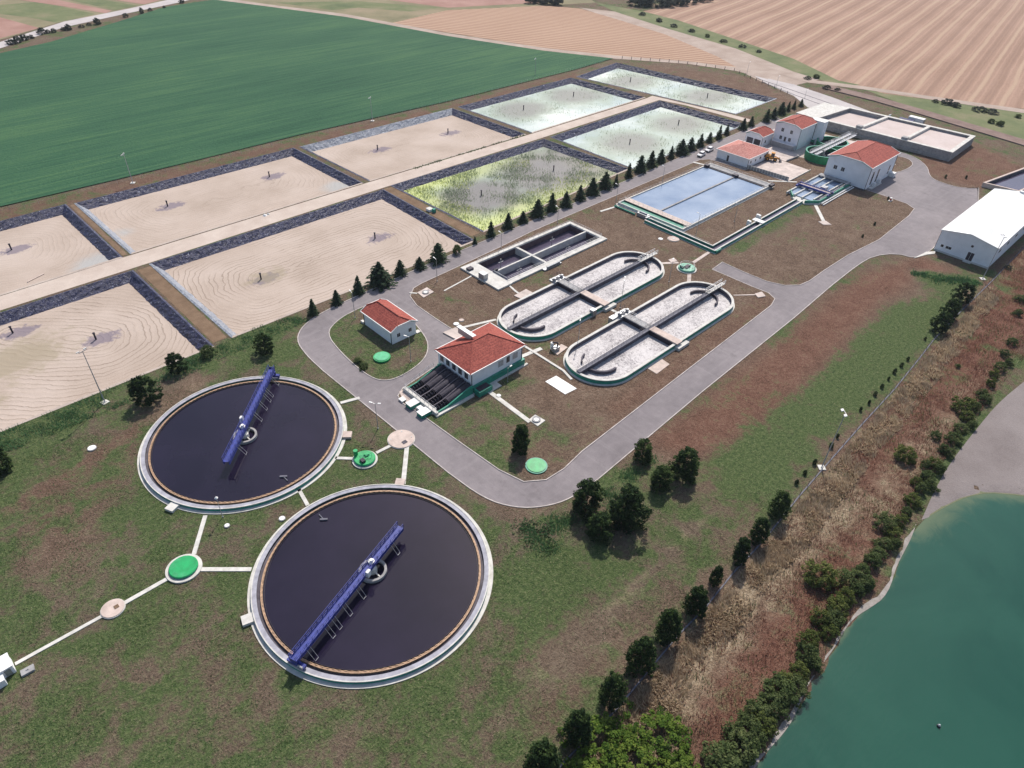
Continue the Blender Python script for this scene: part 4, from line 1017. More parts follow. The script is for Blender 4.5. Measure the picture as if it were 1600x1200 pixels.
# ------------------------------------------------------------ grit chamber with blue gantry
def grit():
    t = thing('grit_chamber', 'open grit chamber with parallel lanes below the large red roofed hall', 'tank', (249, 96, 0))
    ys = [90.0, 92.3, 94.7, 95.3, 97.8, 100.6]
    MB().prism([(235.6, 92.6), (239.4, 88.8), (264, 88.8), (264, 101.4), (241.5, 101.4), (237.0, 98.2)], 0, .5).build('base_slab', 'white_concrete', t)
    for y0, mt in ((89.2, 'green_paint'), (91.2, 'white_concrete'), (94.9, 'white_concrete'), (97.9, 'white_concrete'), (100.8, 'white_concrete')):
        MB().box(240 if y0 < 94 else 238.5, 263.8, y0, y0+.45, .5, 1.35).build('lane_wall', mt, t)
    MB().bar((236.2, 92.8, .95), (240, 89.4, .95), .4, .9).bar((237.2, 98., .95), (241.2, 101.1, .95), .4, .9).build('inlet_wall', 'green_paint', t)
    for a, b in ((89.7, 91.2), (91.7, 94.9), (95.4, 97.9), (98.4, 100.8)):
        MB().box(239.5, 263.6, a, b, .45, .8).build('water_surface', 'pool_water' if a > 91 else 'tank_water', t)
    MB().box(262.2, 264.6, 89.3, 101.2, 1.36, 1.6).build('end_walkway', 'grey_concrete', t)
    MB().rail([(240, 89.4, 1.35), (263, 89.4, 1.35)], 1., 1.8, .035).build('railing', 'white_paint', t)
    MB().tube((240, 88.3, .7), (264, 88.3, .7), .22).tube((240, 87.6, .4), (264, 87.6, .4), .22).build('pipe', 'white_paint', t)
    g = thing('travelling_gantry', 'short dark blue gantry spanning the grit chamber lanes', 'gantry', (248, 95.4, 1.35))
    MB().box(247.2, 248.9, 89.0, 101.6, 1.75, 1.9).build('walkway_deck', 'pink_concrete', g)
    MB().box(246.9, 247.2, 89.0, 101.6, 1.5, 2.15).box(248.9, 249.2, 89.0, 101.6, 1.5, 2.15).build('main_girder', 'blue_paint', g)
    MB().rail([(247., 89.2, 2.1), (247., 101.4, 2.1)], 1., 1.5, .045).rail([(249.1, 89.2, 2.1), (249.1, 101.4, 2.1)], 1., 1.5, .045).build('railing', 'blue_paint', g)
    MB().box(245.8, 250.2, 101.0, 101.7, 1.36, 1.9).box(245.8, 250.2, 89.0, 89.6, 1.36, 1.9).build('end_carriage', 'blue_paint', g)
    MB().box(249.4, 251.6, 92.0, 94.0, 1.4, 2.6).build('machinery_box', 'steel', g)
grit()

# ------------------------------------------------------------ houses
def house(name, label, x0, x1, y0, y1, eave, ridge, kind='jerkin', axis='x', over=.45, k=.52, wall='wall_white', trim='white_paint', z0=0., plinth=None, verge='green_paint', roofmat='tiles', group=None, downpipes=True):
    cx, cy = (x0+x1)/2, (y0+y1)/2
    t = thing(name, label, 'building', (cx, cy, 0), group)
    if axis == 'x': L, Wd = x1-x0, y1-y0; T = lambda s, w, z: (cx+s, cy+w, z)
    else: L, Wd = y1-y0, x1-x0; T = lambda s, w, z: (cx-w, cy+s, z)
    l, w = L/2, Wd/2; lo, wo = l+over, w+over
    rise = ridge-eave; sl = rise/wo
    ze = eave
    zw = lambda q: eave+(wo-abs(q))*sl-.22
    if kind == 'hip': gab = lambda s: [(-w, zw(w)), (w, zw(w))]
    wm = MB()
    if kind in ('jerkin', 'gable'):
        kk = k if kind == 'jerkin' else 0.
        prof = [(-w, z0), (w, z0), (w, zw(w))]+([(w*kk, zw(w*kk)), (-w*kk, zw(w*kk))] if kk else [(0, zw(0))])+[(-w, zw(w))]
    else: prof = [(-w, z0), (w, z0), (w, zw(w)), (-w, zw(w))]
    n = len(prof)
    vs = [T(-l, a, b) for a, b in prof]+[T(l, a, b) for a, b in prof]
    wm.add(vs, [tuple(range(n-1, -1, -1)), tuple(range(n, 2*n))]+[(i, (i+1) % n, n+(i+1) % n, n+i) for i in range(n)])
    wo_ = wm.build('wall', wall, t)
    # roof
    if kind == 'hip':
        hr = max(.2, lo-wo)
        top = [[T(-lo, -wo, ze), T(lo, -wo, ze), T(hr, 0, ridge), T(-hr, 0, ridge)], [T(lo, wo, ze), T(-lo, wo, ze), T(-hr, 0, ridge), T(hr, 0, ridge)],
               [T(lo, -wo, ze), T(lo, wo, ze), T(hr, 0, ridge)], [T(-lo, wo, ze), T(-lo, -wo, ze), T(-hr, 0, ridge)]]
        edges = [(T(-lo, -wo, ze), T(lo, -wo, ze)), (T(lo, -wo, ze), T(lo, wo, ze)), (T(lo, wo, ze), T(-lo, wo, ze)), (T(-lo, wo, ze), T(-lo, -wo, ze))]
        vedges = []
        hips = [(T(-hr, 0, ridge), T(hr, 0, ridge))]+[(T(a*lo, b*wo, ze), T(a*hr, 0, ridge)) for a in (-1, 1) for b in (-1, 1)]
    else:
        kk = k if kind == 'jerkin' else 0.
        wk = wo*kk; zk = eave+(wo-wk)*sl; hr = lo-(wk*.9 if kk else 0)
        if kk:
            top = [[T(-lo, -wo, ze), T(lo, -wo, ze), T(lo, -wk, zk), T(hr, 0, ridge), T(-hr, 0, ridge), T(-lo, -wk, zk)],
                   [T(lo, wo, ze), T(-lo, wo, ze), T(-lo, wk, zk), T(-hr, 0, ridge), T(hr, 0, ridge), T(lo, wk, zk)],
                   [T(lo, -wk, zk), T(lo, wk, zk), T(hr, 0, ridge)], [T(-lo, wk, zk), T(-lo, -wk, zk), T(-hr, 0, ridge)]]
            vedges = [p for a in (-1, 1) for p in ((T(a*lo, -wo, ze), T(a*lo, -wk, zk)), (T(a*lo, -wk, zk), T(a*lo, wk, zk)), (T(a*lo, wk, zk), T(a*lo, wo, ze)))]
            hips = [(T(-hr, 0, ridge), T(hr, 0, ridge))]+[(T(a*lo, b*wk, zk), T(a*hr, 0, ridge)) for a in (-1, 1) for b in (-1, 1)]
        else:
            top = [[T(-lo, -wo, ze), T(lo, -wo, ze), T(lo, 0, ridge), T(-lo, 0, ridge)], [T(lo, wo, ze), T(-lo, wo, ze), T(-lo, 0, ridge), T(lo, 0, ridge)]]
            vedges = [p for a in (-1, 1) for p in ((T(a*lo, -wo, ze), T(a*lo, 0, ridge)), (T(a*lo, 0, ridge), T(a*lo, wo, ze)))]
            hips = [(T(-lo, 0, ridge), T(lo, 0, ridge))]
        edges = [(T(-lo, -wo, ze), T(lo, -wo, ze)), (T(lo, wo, ze), T(-lo, wo, ze))]
    r = MB()
    for fc in top:
        r.add(fc, [tuple(range(len(fc)))]); r.add([(a, b, c-.2) for a, b, c in fc], [tuple(range(len(fc)-1, -1, -1))])
    for a, b in edges+vedges:
        r.add([a, b, (b[0], b[1], b[2]-.2), (a[0], a[1], a[2]-.2)], [(0, 3, 2, 1)])
    ro = r.build('roof', roofmat, t)
    if roofmat == 'tiles':
        c = MB()
        for a, b in hips: c.bar((a[0], a[1], a[2]+.04), (b[0], b[1], b[2]+.04), .26, .14)
        c.build('ridge_tiles', 'tiles', ro)
    f = MB()
    for a, b in edges: f.bar((a[0], a[1], a[2]-.06), (b[0], b[1], b[2]-.06), .18, .26)
    f.build('gutter', trim, t)
    if vedges:
        for part in (vedges[:len(vedges)//2], vedges[len(vedges)//2:]):
            f = MB()
            for a, b in part: f.bar((a[0], a[1], a[2]-.04), (b[0], b[1], b[2]-.04), .16, .30)
            f.build('verge_board', trim, t)
        for a in (-1, 1):
            f = MB()
            q = [T(a*(l+.06), x_, z_) for x_, z_ in ((-w, zw(w)), (-w*kk, zw(w*kk)), (w*kk, zw(w*kk)), (w, zw(w)))] if kk else [T(a*(l+.06), x_, z_) for x_, z_ in ((-w, zw(w)), (0, zw(0)), (w, zw(w)))]
            for p, p2 in zip(q, q[1:]): f.bar((p[0], p[1], p[2]-.12), (p2[0], p2[1], p2[2]-.12), .1, .3)
            f.build('verge_band', verge, t)
    if plinth:
        MB().box(x0-.12, x1+.12, y0-.12, y1+.12, z0-.02, z0+plinth[0]).build('plinth', plinth[1], t)
    if downpipes:
        for a in (-1, 1):
            for b in (-1, 1):
                p = T(a*(l-.25), b*(w+.08), 0)
                MB().tube((p[0], p[1], z0), (p[0], p[1], zw(w)), .08, 8).build('downpipe', 'dark_metal', t)
    return t
def win(t, side, fx, c, z, w, h, name='window', mat='window_glass', frame='white_paint', bars=1):
    """side: 'x' wall facing +-x at fx, c = y centre; 'y' likewise"""
    d = 1 if fx[1] > 0 else -1; f0 = fx[0]
    def B(a0, a1, z0, z1, o0, o1):
        if side == 'x': return MB().box(min(f0+d*o0, f0+d*o1), max(f0+d*o0, f0+d*o1), a0, a1, z0, z1)
        return MB().box(a0, a1, min(f0+d*o0, f0+d*o1), max(f0+d*o0, f0+d*o1), z0, z1)
    fr = B(c-w/2, c+w/2, z, z+h, -.05, .03).build(name, frame, t)
    n = bars+1; gw = (w-.12*(n+1)*.5)/n
    for i in range(n):
        a = c-w/2+.06+i*(gw+.06)
        B(a, a+gw, z+.06, z+h-.06, .0, .045).build('pane' if name != 'door' else 'door_leaf', mat, fr)
    return fr

h = house('transformer_house', 'small white shed with clipped red gable roof on the grass island', 77.2, 84.5, 118.7, 130.8, 3.9, 6.1, 'jerkin', 'y')
win(h, 'y', (118.7, -1), 79.2, 1.5, 1., 1.1, mat='door_dark'); win(h, 'y', (118.7, -1), 82.7, 1.5, 1., 1.1, mat='door_dark')
win(h, 'x', (84.5, 1), 122.5, .1, 1.6, 2.3, 'door', 'door_dark'); win(h, 'x', (84.5, 1), 127.5, .1, 1.6, 2.3, 'door', 'door_dark')
MB().box(76.9, 77.6, 130.9, 132.0, 0, .7).box(84.6, 85.8, 118.4, 119.6, 0, .3).build('step', 'white_concrete', h)

# screw pump house on its green base
h = house('screw_pump_house', 'white hall with hipped red roof above five sloping black screw pumps', 79.4, 95.6, 91.9, 103.4, 5.7, 8.6, 'hip', 'x', .55, z0=1.7)
MB().box(79.2, 96.0, 91.3, 103.6, 0, 1.72).build('raised_base', 'green_paint', h)
MB().box(78.9, 96.6, 90.7, 91.28, 0, .35).box(83, 86.2, 88.9, 91.27, 0, .3).build('base_apron', 'white_concrete', h)
MB().box(79.6, 83.6, 89.2, 91.29, 0, 1.5).build('valve_chamber', 'green_paint', h); MB().box(80.0, 83.2, 89.5, 91., 1.51, 1.6).build('chamber_cover', 'dark_metal', h)
for i in range(5): win(h, 'x', (79.4, -1), 93.4+i*2.15, 3.15, 1.3, 1.95, bars=1)
win(h, 'y', (91.9, -1), 88.6, 2.9, 1.7, 1.7, mat='rail_steel'); win(h, 'y', (91.9, -1), 90.9, 2.9, 1.1, 1.8); win(h, 'y', (91.9, -1), 93.2, 2.9, 1.7, 1.7, mat='rail_steel')
MB().box(86.2, 86.75, 99.5, 104.2, 7.0, 8.75).build('parapet_wall', 'pink_concrete', h)
MB().box(85.9, 87.0, 98.6, 104.4, 8.76, 8.9).build('parapet_cap', 'white_paint', h)
# the screws: troughs falling from the windows to the inlet basin
def screws(h):
    ys = [92.1+i*2.2 for i in range(5)]
    x0, z0_, x1, z1_ = 69.4, .35, 79.2, 2.4
    for i in range(6):
        y = 91.05+i*2.2
        b = MB(); mt = 'green_paint' if i in (0, 5) else 'dark_concrete'
        prof = [(x0-.4, 0.), (79.15, 0.), (79.15, 2.75), (77.6, 2.6), (75.6, 2.0), (72.0, 1.0), (x0-.4, .8)]
        n = len(prof); wv = .28
        vs = [(p[0], y-wv/2, p[1]) for p in prof]+[(p[0], y+wv/2, p[1]) for p in prof]
        b.add(vs, [tuple(range(n-1, -1, -1)), tuple(range(n, 2*n))]+[(k, (k+1) % n, n+(k+1) % n, n+k) for k in range(n)])
        b.build('trough_wall', mt, h)
    MB().prism([(x0-.6, 91.2), (79.1, 91.2), (79.1, 101.9), (x0-.6, 101.9)], 0, .12).build('trough_floor', 'dark_concrete', h)
    for y0 in ys:
        y = y0+.05; p = Vector((x0+.3, y, .30)); q = Vector((x1-.2, y, 2.0)); d = (q-p).normalized(); L = (q-p).length
        a = Vector((0, 1, 0)); c = a.cross(d)
        m = MB().tube(p, q, .38, 12)
        N = 150; turns = 13
        vs = []; fs = []
        for k in range(N+1):
            s = k/N; th = 2*math.pi*turns*s; o = p+d*(L*s)
            e = a*math.cos(th)+c*math.sin(th)
            for e2 in (0, .07): vs += [tuple(o+e*.36+d*e2), tuple(o+e*.92+d*e2)]
        for k in range(N):
            i = k*4; j = i+4
            fs += [(i, i+1, j+1, j), (i+2, j+2, j+3, i+3), (i+1, i+3, j+3, j+1)]
        m.add(vs, fs)
        m.build('pump_screw', 'dark_metal', h)
        cv = MB(); prof = []
        # arched cover over the upper part of each screw
        K = 7
        for s0, s1 in ((.30, 1.),):
            A_, B_ = p.lerp(q, s0), p.lerp(q, s1); vs = []
            for P_ in (A_, B_):
                for k in range(K+1):
                    th = math.pi*(k/K); vs.append(tuple(P_+a*math.cos(th)*.98+Vector((0, 0, 1))*math.sin(th)*.98))
            cv.add(vs, [(k, k+1, K+2+k, K+1+k) for k in range(K)])
        cv.build('screw_cover', 'dark_metal', h)
    MB().box(68.3, 69.0, 90.6, 102.5, 0, 1.0).build('inlet_wall', 'white_concrete', h)
    MB().box(68.2, 79.0, 90.2, 90.9, 0, .5).build('base_apron', 'white_concrete', h)
    MB().rail([(68.7, 90.9, 1.), (68.7, 102.3, 1.)], 1.0, 1.5, .035).rail([(68.9, 102.2, .9), (77, 102.2, 3.)], 1., 1.5, .03).build('railing', 'rail_steel', h)
    for y in (92.0, 96.0):
        MB().box(65.6, 68.2, y, y+1.9, 0, .95).build('inlet_chamber', 'green_paint', h)
        MB().box(65.5, 68.15, y-.05, y+1.95, .96, 1.05).build('chamber_cover', 'steel', h)
    MB().box(66.6, 67.8, 94.2, 95.4, .2, .75).box(65.6, 66.8, 99.2, 100.6, .2, .5).build('hatch', 'white_paint', h)
screws(h)

h = house('workshop_hall', 'tall white hall with clipped dark red roof behind the grit chamber', 265.2, 289.0, 84.2, 100.4, 8.5, 11.3, 'jerkin', 'x', .5)
win(h, 'x', (265.2, -1), 96.9, 4.3, 1.4, 1.5); win(h, 'x', (265.2, -1), 94.0, 4.3, 1.4, 1.5)
MB().box(264.6, 265.1, 84.0, 100.6, 0, .5).build('plinth', 'dark_concrete', h)
for c, w_ in ((269.5, 1.7), (274.0, 1.7)): win(h, 'y', (84.2, -1), c, 1.0, w_, 5.0, mat='window_glass', bars=1)
win(h, 'y', (84.2, -1), 279.3, .1, 3., 3.4, 'door', 'wall_white'); win(h, 'y', (84.2, -1), 284.5, 1.4, 1.4, 3.5, bars=1)
MB().box(268.2, 277., 82.6, 84.1, 0, .35).build('step', 'white_concrete', h)
MB().box(270.8, 272., 82.9, 83.8, .36, 1.5).box(275.6, 276.6, 82.9, 83.8, .36, 1.7).box(286.5, 288.5, 82.2, 84.0, 0, 1.6).build('air_unit', 'white_paint', h)
MB().box(289.02, 289.3, 86, 98, 3.0, 3.3).box(289.1, 291.5, 84.6, 87, 3.2, 3.5).build('canopy', 'white_paint', h)

h = house('laboratory_house', 'two storey white house with clipped red gable beside the concrete beds', 283.2, 296.6, 121.6, 132.6, 8.9, 11.0, 'jerkin', 'x', .45)
for z in (5.9, 2.8):
    win(h, 'x', (283.2, -1), 129.2, z, 1.2, 1.5, bars=1); win(h, 'x', (283.2, -1), 125.2, z, 1.2, 1.5, bars=1)
win(h, 'x', (283.2, -1), 127.2, 2.3, 1.0, 2., bars=0, mat='door_dark')
for c in (286.5, 290.5, 294): win(h, 'y', (121.6, -1), c, 3.0, 1.1, 4.5, bars=0, mat='wall_white')
MB().box(281.2, 283.1, 122, 132, 2.0, 2.2).build('balcony_slab', 'wall_white', h)
MB().rail([(281.2, 122, 2.2), (281.2, 132, 2.2)], 1., .6, .03).build('balcony_railing', 'rail_steel', h)
MB().box(281.0, 281.2, 121.9, 132, 0, 2.0).build('ramp_wall', 'grey_concrete', h)
MB().box(296.7, 300.2, 118.4, 124.5, 0, 9.4).build('stair_tower', 'wall_white', h)
MB().box(296.6, 300.3, 118.3, 124.6, 9.41, 9.6).build('tower_coping', 'white_paint', h)
h = house('garage_wing', 'low red roofed garage with two dark doors joining the two storey house', 274.2, 283.1, 132.7, 140.2, 4.6, 6.6, 'jerkin', 'x', .4)
win(h, 'x', (274.2, -1), 138.0, .1, 3.0, 3.1, 'door', 'dark_concrete', bars=0); win(h, 'x', (274.2, -1), 134.6, .1, 3.0, 3.1, 'door', 'door_dark', bars=0)
win(h, 'y', (132.7, -1), 277.5, 1.4, 1.0, 1.2, bars=0)
h = house('office_house', 'single storey white office with faded pink hipped roof by the parked cars', 250.2, 265.4, 124.4, 138.3, 3.7, 6.3, 'hip', 'x', .5, roofmat='tiles_faded')
win(h, 'x', (250.2, -1), 133.2, .1, 1.0, 2.4, 'door', 'door_dark', bars=0)
for c in (252.5, 256, 259.5, 263): win(h, 'y', (124.4, -1), c, 1.3, 1.0, 1.1, bars=0)
MB().box(249.0, 250.1, 124.3, 138, 0, .3).build('plinth', 'grey_concrete', h)
MB().bar((257, 132, 6.2), (257, 132, 7.3), .06).bar((256.2, 131.6, 6.9), (257.8, 132.4, 6.9), .06).bar((256.6, 131.2, 6.6), (257.6, 132.6, 6.6), .05).build('antenna', 'dark_metal', h)

h = house('warehouse', 'large plain warehouse with bright white sheet roof beside the yard', 236.3, 285.5, 32.2, 48.2, 6.9, 8.4, 'gable', 'x', .25, roofmat='white_roof', verge='wall_white', downpipes=True)
MB().box(236.0, 236.2, 32.2, 48.2, 0, .5).build('plinth', 'white_concrete', h)
win(h, 'x', (236.3, -1), 46.4, 1.7, .9, .9, bars=0); win(h, 'x', (236.3, -1), 44.5, 1.7, 1.7, .9, bars=1)
win(h, 'x', (236.3, -1), 38.6, 4.6, .8, .8, 'vent', 'door_dark', bars=0)
win(h, 'x', (236.3, -1), 38.0, .4, 1.9, 2.7, 'door', 'door_dark', bars=1)
MB().box(235.2, 236.25, 36.9, 39.1, 0, .35).build('step', 'white_concrete', h)
for c in (242, 250, 258, 266, 274, 281):
    win(h, 'y', (32.2, -1), c, 3.6, 2.2, 1.0, bars=1); win(h, 'y', (48.2, 1), c, .1, 3.6, 4.2, 'door', 'steel', bars=0)
MB().box(284.2, 285.4, 39.6, 40.8, 8.2, 8.9).build('roof_vent', 'white_paint', h)

# small white valve house, lower left
x, y = -14.9, 88.6
t = thing('valve_house', 'small white box shaped hut at the lower left edge of the lawn', 'building', (x, y, 0))
MB().box(-18.5, -14.0, 87.5, 90.1, 0, 1.7).box(-18.5, -15.5, 86.2, 87.48, 0, 1.3).build('wall', 'wall_white', t)
MB().box(-18.6, -13.9, 87.4, 90.2, 1.71, 1.85).box(-18.6, -15.4, 86.1, 87.39, 1.31, 1.42).build('roof_slab', 'white_paint', t)
MB().box(-15.2, -14.4, 87.42, 87.48, .1, 1.5).build('door', 'steel', t)
x, y = at(44, 1049)
unit('concrete_block', 'weathered grey block lying beside the small white hut', 'block', x, y, [('block', MB().prism([(x-.9, y-.5), (x+.8, y-.6), (x+.95, y+.5), (x-.8, y+.6)], 0, .4), 'grey_concrete'), ('lifting_eye', MB().tube((x-.2, y, .4), (x+.2, y, .5), .06), 'steel')])

# ------------------------------------------------------------ concrete sludge beds
def beds():
    q = [(318.4, 132.4), (322.2, 74.4), (351.5, 75.4), (346.4, 129.6)]
    t = thing('sludge_beds', 'long raised concrete box of three pale open beds', 'tank', (335, 103, 0))
    o = [q[1], q[2], q[3], q[0]]      # ccw
    H = 3.7
    MB().loop(offset(o, 1.0, True), o, 0, H).build('outer_wall', 'grey_concrete', t)
    MB().loop(offset(o, 1.5, True), offset(o, -.18, True), H+.005, H+.2).build('wall_coping', 'white_concrete', t)
    def E(a, b): return lerp2(lerp2(q[0], q[3], b), lerp2(q[1], q[2], b), a)
    for a0 in (.335, .665):
        MB().prism([E(a0-.012, .05), E(a0+.012, .05), E(a0+.012, .96), E(a0-.012, .96)], .5, H+.19).build('partition', 'white_concrete', t)
        MB().prism([E(a0-.02, .02), E(a0+.02, .02), E(a0+.02, .09), E(a0-.02, .09)], H+.21, H+1.1).build('valve_box', 'grey_concrete', t)
    for a0, a1, z in ((.015, .32, 2.1), (.35, .65, 2.9), (.68, .985, 2.8)):
        MB().prism([E(a0, .04), E(a1, .04), E(a1, .965), E(a0, .965)], .5, z).build('sludge_surface', 'bed_sludge', t)
    r = MB()
    for i in range(46):
        p = E((i+.5)/46, 0); r.box(p[0]-.14, p[0]-.0, p[1]-.1, p[1]+.1, 0, H-.02)
    r.build('wall_ribs', 'grey_concrete', t)
    r = MB()
    p0, p1 = Vector((*E(.01, 0), 1.3)), Vector((*E(.93, 0), 1.3)); d = Vector((-.7, -.05, 0))
    r.tube(p0+d, p1+d, .13)
    for i in range(7):
        s = p0.lerp(p1, (i+.5)/7)+d; r.bar(s, s-Vector((0, 0, 1.3)), .12)
        r.bar(s, s+Vector((.5, 0, 2.4)), .12)
    r.build('pipe', 'steel', t)
    MB().prism([(319.2, 141.6), (318.5, 132.6), (346.2, 129.9), (344.8, 140.6)], 0, 3.6).build('end_chamber', 'white_concrete', t)
MT['bed_sludge'] = m_soil('drying_sludge', (.50, .42, .39), (.62, .54, .52), .12)
beds()

# green round tanks with walkways
def gtank(cx, cy, r, label):
    t = thing('round_green_tank', label, 'tank', (cx, cy, 0), 'green round tanks')
    MB().ring(cx, cy, r-.35, r, 0, 3.0, 64).build('tank_wall', 'bright_green_dark', t)
    MB().ring(cx, cy, r-.5, r+.1, 3.0, 3.15, 64).build('wall_coping', 'green_paint', t)
    MB().cyl(cx, cy, r-.36, .2, 1.6, 64).build('sludge_surface', 'sludge_water', t)
    MB().cyl(cx, cy, .8, 1.6, 3.4, 20).build('centre_column', 'grey_concrete', t)
MT['bright_green_dark'] = m_plain('tank_green', (.006, .22, .085), .5, .14, .9, spec=.4)
gtank(282.8, 110.0, 6.6, 'round green tank nearest the large red roofed hall')
gtank(297.6, 113.2, 6.2, 'round green tank nearest the long concrete beds')
t = thing('tank_walkway', 'pair of narrow railed walkways running over both green tanks', 'walkway', (295, 111, 3.2))
for y0 in (110.2, 112.4):
    MB().box(276.6, 312, y0-.5, y0+.5, 3.2, 3.4).build('deck', 'rail_steel', t)
    MB().rail([(276.6, y0-.5, 3.4), (312, y0-.5, 3.4)], 1., 1.8, .04).rail([(276.6, y0+.5, 3.4), (312, y0+.5, 3.4)], 1., 1.8, .04).build('railing', 'rail_steel', t)

# yard wall, workshop yard things
yw = thing('yard_wall', 'low grey panelled wall round the paved yard behind the office', 'wall', (251, 115, 0))
b = MB().wallpath([(250.0, 124.0), (251.2, 107.2)], .3, 0, 1.5); b.build('wall_panel', 'grey_concrete', yw)
b = MB()
for i in range(15):
    q = lerp2((249.75, 123.5), (250.95, 107.4), i/14); b.box(q[0]-.1, q[0]+.1, q[1]-.14, q[1]+.14, 0, 1.62)
b.build('wall_pier', 'white_concrete', yw)
MB().wallpath([(251.4, 106.6), (268, 106.8)], .25, 0, .5).build('kerb_wall', 'white_concrete', yw)
yw2 = thing('boundary_wall', 'low pale kerb wall between the paved yard and the green tank', 'wall', (272, 118, 0))
MB().wallpath([(269, 117.6), (276.4, 117)], .3, 0, .8).build('wall_panel', 'grey_concrete', yw2)
MB().box(276.2, 276.7, 116.6, 117.3, 0, 1.1).build('wall_pier', 'white_concrete', yw2)

def loader():
    x, y = at(1205, 251)
    t = thing('wheel_loader', 'yellow orange loader parked in the paved yard beside the office', 'loader', (x, y, .16), rz=math.radians(-60))
    def P(mb, n, m, par=t): 
        o = mb.build(n, m); o.parent = par; return o
    P(MB().box(-2.6, .2, -.95, .95, .7, 1.7).box(-2.5, -.6, -.85, .85, 1.7, 2.2), 'body', 'orange_paint')
    P(MB().box(.25, 1.8, -.6, .6, .7, 1.3), 'front_frame', 'orange_paint')
    c = P(MB().box(-.55, .75, -.75, .75, 1.3, 3.0), 'cab', 'window_glass'); P(MB().box(-.65, .85, -.82, .82, 3.0, 3.12), 'cab_roof', 'orange_paint', c)
    for sx in (-1.7, 1.3):
        for sy in (-1, 1):
            w = P(MB().tube((sx, sy*.78, .7), (sx, sy*1.25, .7), .72, 18), 'wheel', 'tyre'); P(MB().tube((sx, sy*1.2, .7), (sx, sy*1.28, .7), .36, 12), 'rim', 'orange_paint', w)
    P(MB().bar((1.2, -.6, 1.3), (3.0, -.6, .9), .2, .35).bar((1.2, .6, 1.3), (3.0, .6, .9), .2, .35), 'lift_arm', 'orange_paint')
    b = MB(); pr = [(2.9, 1.3), (2.9, .3), (3.9, .2), (3.9, .3), (3.05, .45), (3.05, 1.3)]
    n = len(pr); b.add([(a, -1.3, z) for a, z in pr]+[(a, 1.3, z) for a, z in pr], [tuple(range(n-1, -1, -1)), tuple(range(n, 2*n))]+[(i, (i+1) % n, n+(i+1) % n, n+i) for i in range(n)])
    P(b, 'bucket', 'dark_metal')
loader()
def car(px, py, rz, label, body, pickup=False):
    x, y = at(px, py)
    t = thing('parked_car', label, 'car', (x, y, .03), 'white cars parked by the office', rz)
    def P(mb, n, m, par=t): 
        o = mb.build(n, m); o.parent = par; return o
    def hull(pr, w, taper=.0):
        n = len(pr); b = MB(); zs = max(p[1] for p in pr)
        wv = lambda z: w-(taper*(z-.9) if z > .9 else 0)
        b.add([(a, -wv(z), z) for a, z in pr]+[(a, wv(z), z) for a, z in pr], [tuple(range(n)), tuple(range(2*n-1, n-1, -1))]+[(i, n+i, n+(i+1) % n, (i+1) % n) for i in range(n)])
        return b
    P(hull([(-2.25, .35), (2.25, .35), (2.3, .75), (1.9, .95), (.95, 1.0), (-2.15, 1.02), (-2.3, .7)], .9), 'body', body)
    c = P(hull([(1.05, .98), (.35, 1.5), (-1.3, 1.53), (-2.0, 1.0)], .84, .25), 'cabin', 'window_glass')
    P(hull([(.4, 1.505), (-1.35, 1.535), (-1.35, 1.575), (.4, 1.55)], .68), 'roof', body)
    for sx in (-1.4, 1.4):
        for sy in (-1, 1):
            w = P(MB().tube((sx, sy*.72, .33), (sx, sy*.93, .33), .33, 16), 'wheel', 'tyre'); P(MB().tube((sx, sy*.9, .33), (sx, sy*.95, .33), .19, 10), 'rim', 'steel', w)
    for sy in (-1, 1):
        P(MB().box(2.2, 2.32, sy*.62-.2, sy*.62+.2, .62, .78), 'headlight', 'window_glass'); P(MB().box(-2.32, -2.2, sy*.7-.14, sy*.7+.14, .7, .9), 'tail_light', 'red_paint')
    P(MB().box(2.24, 2.34, -.55, .55, .36, .58), 'bumper', 'tyre')
car(1095.5, 243.5, math.radians(188), 'white car nearest the camera on the road beside the office', 'car_paint')
car(1108, 236, math.radians(184), 'white car parked behind the other, further up the conifer road', 'car_paint')
x, y = at(1269, 224)
unit('waste_skip', 'dark green lidded skip beside the white stair tower', 'skip', x, y, [
    ('body', MB().prism([(x-1.6, y-1.), (x+1.6, y-1.), (x+1.6, y+1.), (x-1.6, y+1.)], .2, 2.0), 'green_paint'), ('lid', MB().box(x-1.7, x+1.7, y-1.1, y+1.1, 2.01, 2.15), 'white_paint'), ('frame', MB().box(x-1.7, x-1.4, y-1.15, y+1.15, 0, .9).box(x+1.4, x+1.7, y-1.15, y+1.15, 0, .9), 'dark_metal')])
x, y = 360.5, 104.0
b = MB().box(358.9, 361.6, 99.6, 106.2, .2, 2.9)
rb = MB()
for i in range(14): rb.box(358.8, 358.89, 99.9+i*.47, 100.1+i*.47, .3, 2.8)
unit('site_container', 'white steel container standing behind the long concrete beds', 'container', x, y, [('body', b, 'wall_white'), ('wall_ribs', rb, 'white_paint'), ('roof_panel', MB().box(358.8, 361.7, 99.5, 106.3, 2.91, 3.0), 'white_paint'), ('door', MB().box(359.2, 361.3, 99.5, 99.58, .3, 2.7), 'steel')])
x, y = 357.0, 108
